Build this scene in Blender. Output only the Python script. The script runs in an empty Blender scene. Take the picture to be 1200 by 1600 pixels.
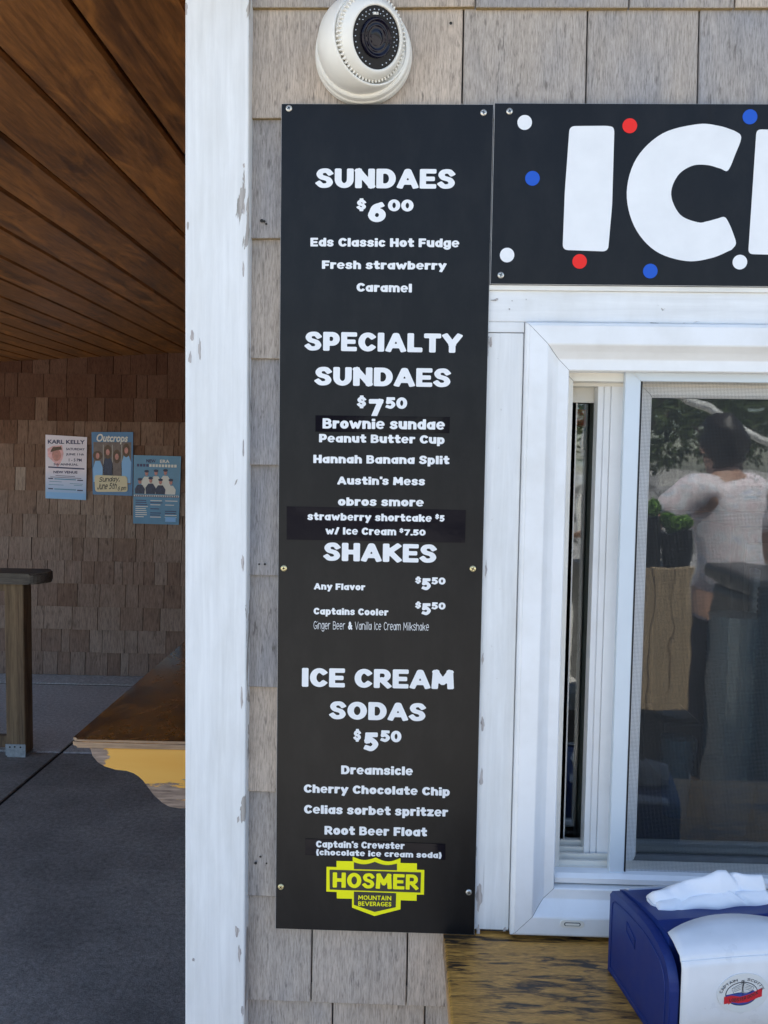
import bpy, bmesh, math, random
import numpy as np
from mathutils import Vector, Matrix
random.seed(7)
R_ = math.radians
S = bpy.context.scene
C = S.collection

# ------------------------------------------------------------------ camera
CAM = Vector((0.0, -1.2, 1.55))
YAW, PIT, ROL, FPX = -0.02769823, -0.06340565, 0.01541678, 1279.33
_f = Vector((math.sin(YAW)*math.cos(PIT), math.cos(YAW)*math.cos(PIT), math.sin(PIT)))
_r = Vector((math.cos(YAW), -math.sin(YAW), 0)); _u = _r.cross(_f)
_r2 = _r*math.cos(ROL)+_u*math.sin(ROL); _u2 = -_r*math.sin(ROL)+_u*math.cos(ROL)
cd = bpy.data.cameras.new('camera'); cam = bpy.data.objects.new('camera', cd); C.objects.link(cam)
m3 = Matrix((_r2, _u2, -_f)).transposed()
cam.matrix_world = Matrix.Translation(CAM) @ m3.to_4x4()
cd.sensor_fit = 'VERTICAL'; cd.sensor_height = 24.0; cd.lens = 24.0*FPX/1600
cd.clip_start = 0.02; cd.clip_end = 600
S.camera = cam

def ray(px, py):
    return _f*FPX + _r2*(px-600) - _u2*(py-800)
def at(px, py, Y=0.0):
    """point on the plane y = Y that lies behind a measured point of the photograph"""
    d = ray(px, py); t = (Y-CAM.y)/d.y
    return CAM + d*t
def AX(px, py, Y=0.0): return at(px, py, Y).x
def AZ(px, py, Y=0.0): return at(px, py, Y).z

# ------------------------------------------------------------------ sky, sun, exposure
SUN_EL, SUN_AZ = R_(65), R_(16)         # the sun stands behind the building, a little to the right
W = bpy.data.worlds.new('World'); S.world = W; W.use_nodes = True
nt = W.node_tree; nt.nodes.clear()
sky = nt.nodes.new('ShaderNodeTexSky'); sky.sky_type = 'NISHITA'; sky.sun_disc = False
sky.sun_elevation = SUN_EL; sky.sun_rotation = SUN_AZ; sky.air_density = 1.0; sky.dust_density = 1.0; sky.ozone_density = 1.0
bg = nt.nodes.new('ShaderNodeBackground'); bg.inputs[1].default_value = 0.13
wo = nt.nodes.new('ShaderNodeOutputWorld')
nt.links.new(sky.outputs[0], bg.inputs[0]); nt.links.new(bg.outputs[0], wo.inputs[0])
sd = bpy.data.lights.new('sun', 'SUN'); sd.energy = 4.8; sd.angle = R_(0.5); sd.color = (1.0, 0.95, 0.86)
sun = bpy.data.objects.new('sun', sd); C.objects.link(sun)
sdir = Vector((math.sin(SUN_AZ)*math.cos(SUN_EL), math.cos(SUN_AZ)*math.cos(SUN_EL), math.sin(SUN_EL)))
sun.rotation_euler = sdir.to_track_quat('Z', 'Y').to_euler(); sun.location = (2, 6, 9)
S.view_settings.view_transform = 'Standard'; S.view_settings.look = 'None'
S.view_settings.gamma = 1; S.view_settings.use_curve_mapping = False
S.view_settings.exposure = 1.55
S.render.engine = 'CYCLES'
S.cycles.max_bounces = 8; S.cycles.diffuse_bounces = 4; S.cycles.glossy_bounces = 4
S.cycles.transparent_max_bounces = 16; S.cycles.caustics_reflective = False; S.cycles.caustics_refractive = False

# ------------------------------------------------------------------ materials
class NT:
    def __init__(s, name):
        s.m = bpy.data.materials.new(name); s.m.use_nodes = True
        s.t = s.m.node_tree; s.b = s.t.nodes['Principled BSDF']
    def n(s, typ, props=None, **ins):
        x = s.t.nodes.new('ShaderNode'+typ)
        for k, v in (props or {}).items(): setattr(x, k, v)
        for k, v in ins.items():
            key = int(k[1:]) if k[0] == '_' and k[1:].isdigit() else k.replace('_', ' ')
            s.set(x.inputs[key], v)
        return x
    def set(s, sock, v):
        if isinstance(v, bpy.types.NodeSocket): s.t.links.new(v, sock)
        elif isinstance(v, bpy.types.Node): s.t.links.new(v.outputs[0], sock)
        else:
            if isinstance(v, tuple) and len(v) == 3 and sock.type == 'RGBA': v = (*v, 1)
            sock.default_value = v
    def P(s, **k):
        for a, v in k.items(): s.set(s.b.inputs[a.replace('_', ' ')], v)
        return s
    def math(s, op, a, b=0.0, clamp=False): return s.n('Math', dict(operation=op, use_clamp=clamp), _0=a, _1=b)
    def ramp(s, fac, stops, interp='LINEAR'):
        x = s.n('ValToRGB', None, Fac=fac); e = x.color_ramp.elements; x.color_ramp.interpolation = interp
        while len(e) < len(stops): e.new(0.5)
        for q, (p, c) in zip(e, stops):
            q.position = p; q.color = (*c, 1) if isinstance(c, tuple) else (c, c, c, 1)
        return x
    def mix(s, fac, a, b, blend='MIX'):
        x = s.n('Mix', dict(data_type='RGBA', blend_type=blend))
        s.set(x.inputs[0], fac); s.set(x.inputs[6], a); s.set(x.inputs[7], b)
        return x.outputs[2]
    def coords(s, scale=(1, 1, 1), kind='Object', rnd=0.0):
        tc = s.n('TexCoord'); v = tc.outputs[kind]
        if rnd:
            oi = s.n('ObjectInfo'); r = s.math('MULTIPLY', oi.outputs['Random'], rnd)
            cb = s.n('CombineXYZ', None, X=r, Y=s.math('MULTIPLY', r, 0.37), Z=s.math('MULTIPLY', r, 1.7))
            v = s.n('VectorMath', dict(operation='ADD'), _0=v, _1=cb).outputs[0]
        return s.n('Mapping', None, Vector=v, Scale=scale).outputs[0]
    def noise(s, vec, scale, detail=4.0, rough=0.55, dist=0.0):
        return s.n('TexNoise', None, Vector=vec, Scale=scale, Detail=detail, Roughness=rough, Distortion=dist).outputs[0]
    def bump(s, h, strength=0.3, dist=0.002, normal=None):
        x = s.n('Bump', None, Height=h, Strength=strength, Distance=dist)
        if normal: s.set(x.inputs['Normal'], normal)
        return x.outputs[0]

def simple(name, col, rough=0.5, metal=0.0, var=0.0, scale=30, spec=0.5, bump=0.0):
    g = NT(name); g.P(Base_Color=col, Roughness=rough, Metallic=metal, Specular_IOR_Level=spec)
    if var or bump:
        v = g.coords(); nz = g.noise(v, scale, 5)
        if var:
            lo = tuple(c*(1-var) for c in col); hi = tuple(min(1, c*(1+var)) for c in col)
            g.P(Base_Color=g.ramp(nz, [(0.3, lo), (0.7, hi)]))
            g.P(Roughness=g.math('ADD', g.math('MULTIPLY', nz, 0.2), rough-0.1))
        if bump: g.P(Normal=g.bump(nz, bump, 0.001))
    return g.m

def shingle_mat(name, a, b, c, dark, warmth=0.5, freq=1.0, vary=0.55):
    g = NT(name)
    v = g.coords((1, 1, 0.085), rnd=31.0); v2 = g.coords((1, 1, 0.45), rnd=31.0); v3 = g.coords((1, 1, 0.22), rnd=17.0)
    fine = g.noise(v, 620*freq, 4, 0.7); mid = g.noise(v, 120*freq, 4, 0.6, 0.3)
    big = g.noise(v2, 9*freq, 3, 0.6); spots = g.noise(v3, 130*freq, 3, 0.65)
    oi = g.n('ObjectInfo').outputs['Random']
    tone = g.math('ADD', g.math('MULTIPLY', oi, vary), g.math('MULTIPLY', big, 1.2-vary))
    col = g.ramp(tone, [(0.2, a), (0.55, b), (0.95, c)])
    k = g.ramp(fine, [(0.30, 0.45), (0.5, 0.98), (0.70, 1.30)])
    col = g.mix(0.8, col, k, 'MULTIPLY')
    k2 = g.ramp(mid, [(0.3, 0.84), (0.6, 1.06)])
    col = g.mix(0.8, col, k2, 'MULTIPLY')
    sp = g.ramp(spots, [(0.60, 0.0), (0.72, 1.0)])
    col = g.mix(g.math('MULTIPLY', sp, 0.65), col, dark)
    g.P(Base_Color=col, Roughness=0.9, Specular_IOR_Level=0.15)
    h = g.math('ADD', g.math('MULTIPLY', fine, 0.7), g.math('MULTIPLY', mid, 0.4))
    g.P(Normal=g.bump(h, 0.8, 0.0010))
    return g.m

def painted_wood(name, vertical=True, edge=('x', 1), amount=0.5, base=(0.80, 0.81, 0.81), under=(0.40, 0.37, 0.34), both=False):
    """white paint over weathered wood, flaking along one edge"""
    g = NT(name)
    sc = (1, 1, 0.06) if vertical else (0.06, 1, 1)
    v = g.coords(sc); fine = g.noise(v, 190, 5, 0.6); mid = g.noise(v, 95, 4, 0.6, 0.5)
    sep = g.n('SeparateXYZ', None, Vector=g.n('TexCoord').outputs['Generated'])
    e = sep.outputs[0] if edge[0] == 'x' else sep.outputs[2]
    dist = g.math('SUBTRACT', 1.0, e) if edge[1] else e             # distance to the flaking edge
    if both: dist = g.math('MINIMUM', e, g.math('SUBTRACT', 1.0, e))
    vv = g.coords((1, 1, 0.28) if vertical else (0.28, 1, 1))
    pn = g.noise(vv, 24, 6, 0.6, 0.9); pn2 = g.noise(g.coords((1, 1, 0.5)), 5.0, 2)
    near = g.ramp(dist, [(0.0, 1.0), (0.10, 0.45), (0.3, 0.0)])
    val = g.math('ADD', g.math('MULTIPLY', near, 0.19*amount), g.math('ADD', pn, g.math('MULTIPLY', g.math('SUBTRACT', pn2, 0.5), 0.45)))
    mask = g.ramp(val, [(0.735, 0.0), (0.745, 1.0)])
    # hairline cracks in the paint
    cr = g.noise(g.coords((1, 1, 0.03) if vertical else (0.03, 1, 1)), 120, 3, 0.7, 0.2)
    crm = g.ramp(cr, [(0.70, 0.0), (0.76, 1.0)])
    tint = g.ramp(mid, [(0.3, tuple(c*0.86 for c in base)), (0.7, base)])
    dirt = g.noise(g.coords((1, 1, 0.4)), 14, 5, 0.65)
    tint = g.mix(g.ramp(dirt, [(0.42, 0.0), (0.75, 0.42)]), tint, (0.55, 0.54, 0.50))
    wood = g.ramp(fine, [(0.3, tuple(c*0.55 for c in under)), (0.7, tuple(c*1.25 for c in under))])
    col = g.mix(mask, tint, wood)
    col = g.mix(g.math('MULTIPLY', crm, 0.45), col, (0.34, 0.33, 0.32))
    g.P(Base_Color=col, Roughness=0.55, Specular_IOR_Level=0.3)
    h = g.math('SUBTRACT', g.math('ADD', g.math('MULTIPLY', fine, 0.25), g.math('MULTIPLY', mid, 0.5)), g.math('MULTIPLY', mask, 1.6))
    g.P(Normal=g.bump(h, 0.45, 0.0012))
    return g.m

def varnish_wood(name, light, mid_, dark, grain=(0.06, 1, 1), rough=0.35, big=6.0, thr=(0.42, 0.62), sc=1.0, rnd=5.0, coat=0.0, spots=None):
    g = NT(name)
    v = g.coords(grain, rnd=rnd); fine = g.noise(v, 230*sc, 5, 0.65); md = g.noise(v, 40*sc, 4, 0.6, 1.2)
    gb = tuple(0.22+0.78*x for x in grain)
    bg_ = g.noise(g.coords(gb, rnd=rnd), big, 8, 0.72, 0.6)
    col = g.ramp(md, [(0.3, mid_), (0.65, light)])
    st = g.ramp(g.math('ADD', g.math('MULTIPLY', md, 0.35), g.math('MULTIPLY', bg_, 0.75)), [(thr[0], 1.0), (thr[1], 0.0)])
    col = g.mix(st, col, dark)
    col = g.mix(0.75, col, g.ramp(fine, [(0.3, 0.45), (0.65, 1.2)]), 'MULTIPLY')
    if spots:
        kn = g.noise(g.coords(gb, rnd=rnd*1.3), big*1.7, 4, 0.6, 1.5)
        col = g.mix(g.ramp(kn, [(0.52, 0.0), (0.70, 0.4)]), col, spots)
    g.P(Base_Color=col, Roughness=g.math('ADD', rough-0.1, g.math('MULTIPLY', bg_, 0.3)), Specular_IOR_Level=0.5)
    if coat: g.P(Coat_Weight=coat, Coat_Roughness=0.09)
    g.P(Normal=g.bump(g.math('ADD', g.math('MULTIPLY', fine, 0.5), md), 0.35, 0.0012))
    return g.m

M = {}
M['shingle'] = shingle_mat('weathered_cedar', (0.25, 0.262, 0.295), (0.42, 0.37, 0.325), (0.54, 0.445, 0.36), (0.10, 0.085, 0.075))
M['shingle_end'] = simple('cedar_cut_end', (0.30, 0.22, 0.10), 0.9, var=0.3, scale=200, bump=0.4)
M['middle_shingle'] = shingle_mat('brown_cedar', (0.15, 0.080, 0.053), (0.20, 0.120, 0.085), (0.26, 0.175, 0.135), (0.04, 0.02, 0.015), freq=0.3, vary=0.38)  # tone step between upper and lower rows, carrying part of the ceiling shade
M['upper_shingle'] = shingle_mat('shaded_brown_cedar', (0.085, 0.038, 0.024), (0.115, 0.056, 0.036), (0.15, 0.085, 0.06), (0.04, 0.02, 0.015), freq=0.5)  # red-brown cedar, darkened further: the dimness under the ceiling put into its colour
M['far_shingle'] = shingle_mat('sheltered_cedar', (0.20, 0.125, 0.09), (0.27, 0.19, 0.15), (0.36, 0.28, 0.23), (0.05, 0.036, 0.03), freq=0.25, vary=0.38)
M['post_paint'] = painted_wood('peeling_white_paint', True, ('x', 1), 1.0)
M['jamb_paint'] = painted_wood('peeling_casing_paint', True, ('x', 0), 1.15)
M['head_paint'] = painted_wood('header_paint', False, ('x', 0), 0.35)
M['board'] = NT('black_sign_panel').m
g = NT('black_sign_panel'); v = g.coords(); nz = g.noise(v, 9, 4); fn = g.noise(v, 420, 2)
drip = g.noise(g.coords((1, 1, 0.05)), 60, 4, 0.7)
dk = g.ramp(drip, [(0.62, 0.0), (0.72, 1.0)])
dust = g.ramp(g.noise(g.coords((1, 1, .5)), 22, 6, .75), [(0.45, 0.0), (0.85, 0.08)])
scr = g.ramp(g.noise(v, 160, 3, 0.8), [(0.74, 0.0), (0.8, 1.0)])
col = g.mix(g.math('MULTIPLY', scr, 0.25), (0.006, 0.006, 0.007), (0.10, 0.10, 0.10)); col = g.mix(dust, col, (0.12, 0.115, 0.105))
g.P(Base_Color=col, Roughness=g.math('ADD', 0.30, g.math('ADD', g.math('MULTIPLY', nz, 0.10), g.math('MULTIPLY', dk, 0.12))), Specular_IOR_Level=0.25, Normal=g.bump(fn, 0.05, 0.0003))
M['board'] = g.m
M['board_edge'] = simple('sign_panel_edge', (0.5, 0.5, 0.5), 0.4)
g = NT('black_sticker_vinyl'); fn = g.noise(g.coords((1, 1, 1)), 18, 3)
g.P(Base_Color=(0.007, 0.006, 0.010), Roughness=0.07, Specular_IOR_Level=0.14, Normal=g.bump(fn, 0.12, 0.002)); M['sticker'] = g.m
M['letter'] = simple('white_vinyl_letter', (0.78, 0.79, 0.80), 0.45, var=0.04, scale=25)
M['red_dot'] = simple('red_vinyl', (0.80, 0.03, 0.025), 0.6, spec=0.2)
M['blue_dot'] = simple('blue_vinyl', (0.02, 0.10, 0.52), 0.6, spec=0.2)
M['yellow'] = simple('yellow_vinyl', (0.90, 0.86, 0.01), 0.6, spec=0.2)
M['logo_dark'] = simple('logo_black', (0.018, 0.018, 0.016), 0.35)
M['vinyl'] = NT('white_window_vinyl').m
g = NT('white_window_vinyl'); v = g.coords(); nz = g.noise(v, 12, 5, 0.6); sp = g.noise(v, 240, 3, 0.7)
col = g.mix(g.ramp(nz, [(0.42, 0.0), (0.8, 0.34)]), (0.81, 0.82, 0.83), (0.52, 0.50, 0.45))
col = g.mix(g.ramp(sp, [(0.72, 0.0), (0.78, 0.5)]), col, (0.35, 0.33, 0.3))
g.P(Base_Color=col, Roughness=0.33, Specular_IOR_Level=0.45, Normal=g.bump(nz, 0.08, 0.002)); M['vinyl'] = g.m
M['cream'] = simple('cream_vinyl', (0.76, 0.73, 0.66), 0.4, var=0.07, scale=14)
M['alu'] = simple('pale_blue_screen_frame', (0.60, 0.66, 0.71), 0.35, metal=0.0, var=0.03, scale=10)
M['gasket'] = simple('black_rubber_spline', (0.01, 0.01, 0.012), 0.6)
M['wire'] = simple('screen_wire', (0.055, 0.062, 0.07), 0.5, metal=0.2)
M['screw'] = simple('screw_steel', (0.62, 0.60, 0.55), 0.35, metal=0.85, var=0.2, scale=900)
M['brass'] = simple('brass_screw', (0.72, 0.62, 0.34), 0.35, metal=0.85, var=0.2, scale=900)
M['recess'] = simple('screw_recess', (0.03, 0.028, 0.025), 0.7)
M['cam_white'] = simple('camera_white_plastic', (0.80, 0.78, 0.72), 0.38, var=0.04, scale=30)
M['cam_black'] = simple('camera_black_face', (0.004, 0.004, 0.007), 0.30, spec=0.2)
g = NT('led_bead'); g.P(Base_Color=(0.45, 0.50, 0.55), Roughness=0.10, Metallic=0.7); M['led'] = g.m
g = NT('lens_glass'); g.P(Base_Color=(0.003, 0.002, 0.010), Roughness=0.08, Specular_IOR_Level=0.3); M['lens'] = g.m
M['blue'] = simple('navy_dispenser_plastic', (0.004, 0.022, 0.15), 0.42, var=0.06, scale=40, bump=0.03)
M['plate'] = simple('brushed_white_faceplate', (0.72, 0.74, 0.77), 0.30, var=0.05, scale=25)
g = NT('paper_napkin'); v = g.coords(); nz = g.noise(v, 700, 3); n2 = g.noise(v, 60, 3)
g.P(Base_Color=(0.86, 0.87, 0.90), Roughness=0.9, Specular_IOR_Level=0.1, Normal=g.bump(g.math('ADD', nz, g.math('MULTIPLY', n2, 3.0)), 0.25, 0.0006)); M['paper'] = g.m
M['counter'] = varnish_wood('worn_varnished_counter', (0.62, 0.32, 0.075), (0.36, 0.17, 0.035), (0.042, 0.027, 0.018), (0.16, 1, 1), 0.32, 9.0, (0.475, 0.545), 2.4)
M['shelf'] = varnish_wood('dark_varnished_shelf', (0.36, 0.15, 0.022), (0.24, 0.09, 0.012), (0.030, 0.021, 0.014), (0.6, 0.35, 1), 0.20, 8.0, (0.46, 0.58), 0.7, coat=1.0)
M['shelf_edge'] = varnish_wood('greyed_shelf_edge', (0.55, 0.36, 0.22), (0.42, 0.27, 0.16), (0.24, 0.17, 0.12), (0.08, 1, 1), 0.45, 8.0, (0.36, 0.5), 0.8)
M['bracket'] = varnish_wood('amber_varnished_bracket', (0.98, 0.55, 0.13), (0.95, 0.49, 0.10), (0.30, 0.21, 0.15), (0.10, 1, 0.6), 0.35, 8.5, (0.505, 0.525), 0.6)
def bracket_mat():
    g = NT('golden_bracket_with_worn_patches'); tc = g.n('TexCoord').outputs['Object']
    c = at(153, 1181, .86); c2 = at(268, 1242, .86); c3 = at(452, 1240, .86)
    def blob(c, rx, rz_):
        v = g.n('Mapping', None, Vector=tc, Location=(-c.x/rx, 0, -c.z/rz_), Scale=(1/rx, 0.0, 1/rz_)).outputs[0]
        return g.n('VectorMath', dict(operation='LENGTH'), _0=v).outputs['Value']
    d = g.math('MINIMUM', g.math('MINIMUM', blob(c, .030, .026), blob(c2, .085, .040)), blob(c3, .16, .03))
    nz = g.noise(g.coords((.22, 1, 1)), 60, 6, .75); fn = g.noise(g.coords((.08, 1, 1)), 160, 5, .7); md = g.noise(g.coords((.15, 1, 1)), 14, 3, .5)
    mask = g.ramp(g.math('ADD', d, g.math('MULTIPLY', g.math('SUBTRACT', nz, .5), 2.6)), [(.86, 1.0), (.96, 0.0)])
    base = g.ramp(md, [(.3, (0.92, 0.45, 0.07)), (.7, (0.98, 0.54, 0.11))])
    worn = g.ramp(fn, [(.3, (0.16, 0.11, 0.085)), (.65, (0.52, 0.38, 0.29))])
    g.P(Base_Color=g.mix(mask, base, worn), Roughness=g.ramp(mask, [(0, .35), (1, .8)]), Normal=g.bump(g.math('SUBTRACT', g.math('MULTIPLY', fn, .3), mask), .4, .0015)); return g.m
M['bracket_worn'] = bracket_mat()
M['plank'] = varnish_wood('dark_stained_ceiling_board', (0.32, 0.135, 0.038), (0.19, 0.076, 0.022), (0.055, 0.023, 0.011), (1, 0.10, 1), 0.36, 5.0, (0.36, 0.56), 0.5, rnd=23.0, spots=(0.75, 0.31, 0.07))
M['groove'] = simple('dark_underlay', (0.015, 0.008, 0.005), 0.9)
M['treated'] = varnish_wood('treated_pine', (0.24, 0.165, 0.095), (0.165, 0.105, 0.06), (0.075, 0.052, 0.035), (1, 1, 0.05), 0.8, 7.0, (0.36, 0.55), 0.55)
M['grey_rail'] = varnish_wood('greyed_rail_cap', (0.15, 0.13, 0.11), (0.10, 0.085, 0.07), (0.04, 0.034, 0.03), (0.08, 1, 1), 0.75, 7.0, (0.38, 0.55), 0.6)
M['steel'] = simple('galvanised_bracket', (0.34, 0.38, 0.42), 0.5, metal=0.4, var=0.2, scale=60)
def concrete(name, a, b, rough=0.85, sc=1.0):
    g = NT(name); v = g.coords((1, 1, 1)); big = g.noise(v, 1.6*sc, 5, 0.6); fine = g.noise(v, 55*sc, 6, 0.75); gr = g.noise(v, 210*sc, 3, 0.7)
    col = g.ramp(big, [(0.3, a), (0.7, b)])
    col = g.mix(0.8, col, g.ramp(fine, [(0.32, 0.5), (0.68, 1.35)]), 'MULTIPLY')
    col = g.mix(0.7, col, g.ramp(gr, [(0.32, 0.5), (0.68, 1.45)]), 'MULTIPLY')
    sp = g.ramp(g.noise(v, 12*sc, 6, 0.8), [(0.68, 0.0), (0.73, 1.0)])
    col = g.mix(g.math('MULTIPLY', sp, 0.6), col, tuple(c*0.3 for c in a))
    g.P(Base_Color=col, Roughness=rough, Specular_IOR_Level=0.3, Normal=g.bump(g.math('ADD', fine, gr), 0.5, 0.003)); return g.m
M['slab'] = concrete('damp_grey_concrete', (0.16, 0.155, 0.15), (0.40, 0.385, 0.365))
M['slab_mid'] = concrete('side_lit_grey_concrete', (0.46, 0.46, 0.46), (0.58, 0.57, 0.56))  # paler back slabs: daylight from the open left side put into the colour
M['slab_light'] = concrete('pale_concrete', (0.5, 0.5, 0.5), (0.6, 0.6, 0.6))
M['ground'] = concrete('sunlit_pavement', (0.42, 0.39, 0.34), (0.50, 0.47, 0.41), sc=0.6)
M['joint'] = simple('dirt_in_joint', (0.03, 0.03, 0.032), 0.95)
M['roof'] = simple('asphalt_roofing', (0.09, 0.085, 0.08), 0.95, var=0.3, scale=60)
M['sheath'] = simple('dark_sheathing', (0.05, 0.042, 0.035), 0.95, var=0.2)
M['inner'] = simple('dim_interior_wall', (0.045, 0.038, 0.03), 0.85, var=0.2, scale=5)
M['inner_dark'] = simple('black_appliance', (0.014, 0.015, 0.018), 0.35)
g = NT('window_glass')
tr = g.n('BsdfTransparent', None, Color=(0.90, 0.93, 0.92)); gl = g.n('BsdfGlossy', None, Color=(0.95, 0.97, 1.0), Roughness=0.018)
fr = g.n('Fresnel', None, IOR=1.52); mx = g.n('MixShader', None, Fac=g.math('MULTIPLY', fr, 2.3, True)); g.t.links.new(tr.outputs[0], mx.inputs[1]); g.t.links.new(gl.outputs[0], mx.inputs[2])
wv = g.noise(g.coords(), 7, 2); bn = g.bump(wv, 0.17, 0.004); g.set(gl.inputs['Normal'], bn)
g.t.links.new(mx.outputs[0], g.t.nodes['Material Output'].inputs[0]); M['glass'] = g.m
g = NT('blue_tinted_cup_plastic'); g.P(Base_Color=(0.07, 0.20, 0.30), Roughness=0.08, Alpha=0.6, Specular_IOR_Level=0.8); M['cup'] = g.m
M['grey_bar'] = simple('grey_interior_panel', (0.07, 0.07, 0.062), 0.6)

# ------------------------------------------------------------------ mesh helpers
def link(name, me, parent=None):
    o = bpy.data.objects.new(name, me); C.objects.link(o)
    if parent is not None: o.parent = parent
    return o
def mk(name, bm, mat, parent=None, smooth=False, loc=None, recalc=True):
    if recalc: bmesh.ops.recalc_face_normals(bm, faces=bm.faces[:])
    me = bpy.data.meshes.new(name); bm.to_mesh(me); bm.free()
    for mm in (mat if isinstance(mat, (list, tuple)) else [mat]): me.materials.append(M[mm] if isinstance(mm, str) else mm)
    if smooth:
        for p in me.polygons: p.use_smooth = True
    o = link(name, me, parent)
    if loc is not None: o.location = loc
    return o
def tag(o, label=None, cat=None, group=None, kind=None):
    if label: o['label'] = label
    if cat: o['category'] = cat
    if group: o['group'] = group
    if kind: o['kind'] = kind
    return o
def thing(name, loc, label, cat, rz=0.0, group=None):
    o = bpy.data.objects.new(name, None); C.objects.link(o); o.location = loc; o.rotation_euler = (0, 0, rz)
    o.empty_display_size = 0.05
    return tag(o, label, cat, group)
def B(bm, x0, x1, y0, y1, z0, z1, bev=0.0, mi=0, seg=1):
    t = bmesh.new()
    vs = [t.verts.new((x, y, z)) for x in (x0, x1) for y in (y0, y1) for z in (z0, z1)]
    for f in ((0, 1, 3, 2), (4, 6, 7, 5), (0, 4, 5, 1), (2, 3, 7, 6), (0, 2, 6, 4), (1, 5, 7, 3)): t.faces.new([vs[i] for i in f])
    if bev: bmesh.ops.bevel(t, geom=t.edges[:], offset=bev, segments=seg, affect='EDGES', profile=0.5)
    merge(bm, t, mi)
def merge(bm, t, mi=0, mat=None):
    mp = {}
    for v in t.verts: mp[v] = bm.verts.new(mat @ v.co if mat else v.co)
    for f in t.faces:
        try:
            nf = bm.faces.new([mp[v] for v in f.verts]); nf.material_index = mi or f.material_index; nf.smooth = f.smooth
        except ValueError: pass
    t.free()
def box(name, b, mat, parent=None, bev=0.0, seg=1):
    """a box whose own origin is its corner, so that its grain starts with it"""
    bm = bmesh.new(); x0, x1, y0, y1, z0, z1 = b
    B(bm, 0, x1-x0, 0, y1-y0, 0, z1-z0, bev, seg=seg)
    o = mk(name, bm, mat, parent)
    o.location = (x0, y0, z0)
    return o
def prism(bm, pts, axis, a, b, mi=0):
    """extrude a 2-D outline; axis 'y': pts are (x,z); axis 'x': pts are (y,z); axis 'z': pts are (x,y)"""
    def P(p, t): return {'y': (p[0], t, p[1]), 'x': (t, p[0], p[1]), 'z': (p[0], p[1], t)}[axis]
    A = [bm.verts.new(P(p, a)) for p in pts]; Bv = [bm.verts.new(P(p, b)) for p in pts]
    bm.faces.new(A).material_index = mi; bm.faces.new(Bv[::-1]).material_index = mi
    n = len(pts)
    for i in range(n): bm.faces.new((A[i], Bv[i], Bv[(i+1) % n], A[(i+1) % n])).material_index = mi
def lathe(bm, prof, axis=Vector((0, 0, 1)), org=Vector((0, 0, 0)), n=48, closed=False, mi=0):
    """prof: (radius, height) pairs"""
    q = Vector(axis).to_track_quat('Z', 'Y').to_matrix()
    rings = []
    for r, h in prof:
        if r < 1e-6: rings.append([bm.verts.new(Vector(org)+q@Vector((0, 0, h)))]); continue
        rings.append([bm.verts.new(Vector(org)+q@Vector((r*math.cos(2*math.pi*i/n), r*math.sin(2*math.pi*i/n), h))) for i in range(n)])
    for a, b in zip(rings[:-1], rings[1:]):
        for i in range(n):
            j = (i+1) % n
            if len(a) == 1 and len(b) == 1: continue
            if len(a) == 1: f = bm.faces.new((a[0], b[i], b[j]))
            elif len(b) == 1: f = bm.faces.new((a[i], a[j], b[0]))
            else: f = bm.faces.new((a[i], a[j], b[j], b[i]))
            f.material_index = mi
def disc(bm, c, r, Y, n=28, mi=0):
    vs = [bm.verts.new((c[0]+r*math.cos(2*math.pi*i/n), Y, c[1]+r*math.sin(2*math.pi*i/n))) for i in range(n)]
    bm.faces.new(vs).material_index = mi
def tube(bm, pts, r, n=10, cap=True, mi=0):
    pts = [Vector(p) for p in pts]; rings = []
    rr = r if isinstance(r, (list, tuple)) else [r]*len(pts)
    for i, p in enumerate(pts):
        d = (pts[min(i+1, len(pts)-1)]-pts[max(i-1, 0)]).normalized()
        q = d.to_track_quat('Z', 'Y').to_matrix()
        rings.append([bm.verts.new(p+q@Vector((rr[i]*math.cos(2*math.pi*k/n), rr[i]*math.sin(2*math.pi*k/n), 0))) for k in range(n)])
    for a, b in zip(rings[:-1], rings[1:]):
        for k in range(n): bm.faces.new((a[k], a[(k+1) % n], b[(k+1) % n], b[k])).material_index = mi
    if cap: bm.faces.new(rings[0][::-1]); bm.faces.new(rings[-1])

# ------------------------------------------------------------------ lettering: strokes grown into round-cornered outlines
def cr(pts, n=7, closed=False):
    P = [np.array(p, float) for p in pts]; out = []
    m = len(P)
    rng = range(m) if closed else range(m-1)
    for i in rng:
        p0 = P[(i-1) % m] if closed or i > 0 else 2*P[0]-P[1]
        p1 = P[i]; p2 = P[(i+1) % m]
        p3 = P[(i+2) % m] if closed or i+2 < m else 2*P[-1]-P[-2]
        for k in range(n):
            t = k/n
            out.append(tuple(0.5*((2*p1)+(-p0+p2)*t+(2*p0-5*p1+4*p2-p3)*t*t+(-p0+3*p1-3*p2+p3)*t**3)))
    out.append(tuple(P[0] if closed else P[-1])); return out
def arc(cx, cy, rx, ry, a0, a1, n=18):
    return [(cx+rx*math.cos(R_(a0+(a1-a0)*i/n)), cy+ry*math.sin(R_(a0+(a1-a0)*i/n))) for i in range(n+1)]
O_ = arc(.5, .5, .5, .5, 0, 360, 28)
BOWL = lambda y0, y1, x1=1.0: [(0, y1), (x1-.42, y1)] + arc(x1-.42, (y0+y1)/2, .42, (y1-y0)/2, 90, -90, 12)[1:] + [(0, y0)]
SS = cr([(.96, .84), (.76, .98), (.48, 1.0), (.20, .95), (.04, .77), (.20, .58), (.50, .51), (.80, .43), (.97, .23), (.80, .05), (.50, .0), (.22, .02), (.0, .15)], 4)
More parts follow.
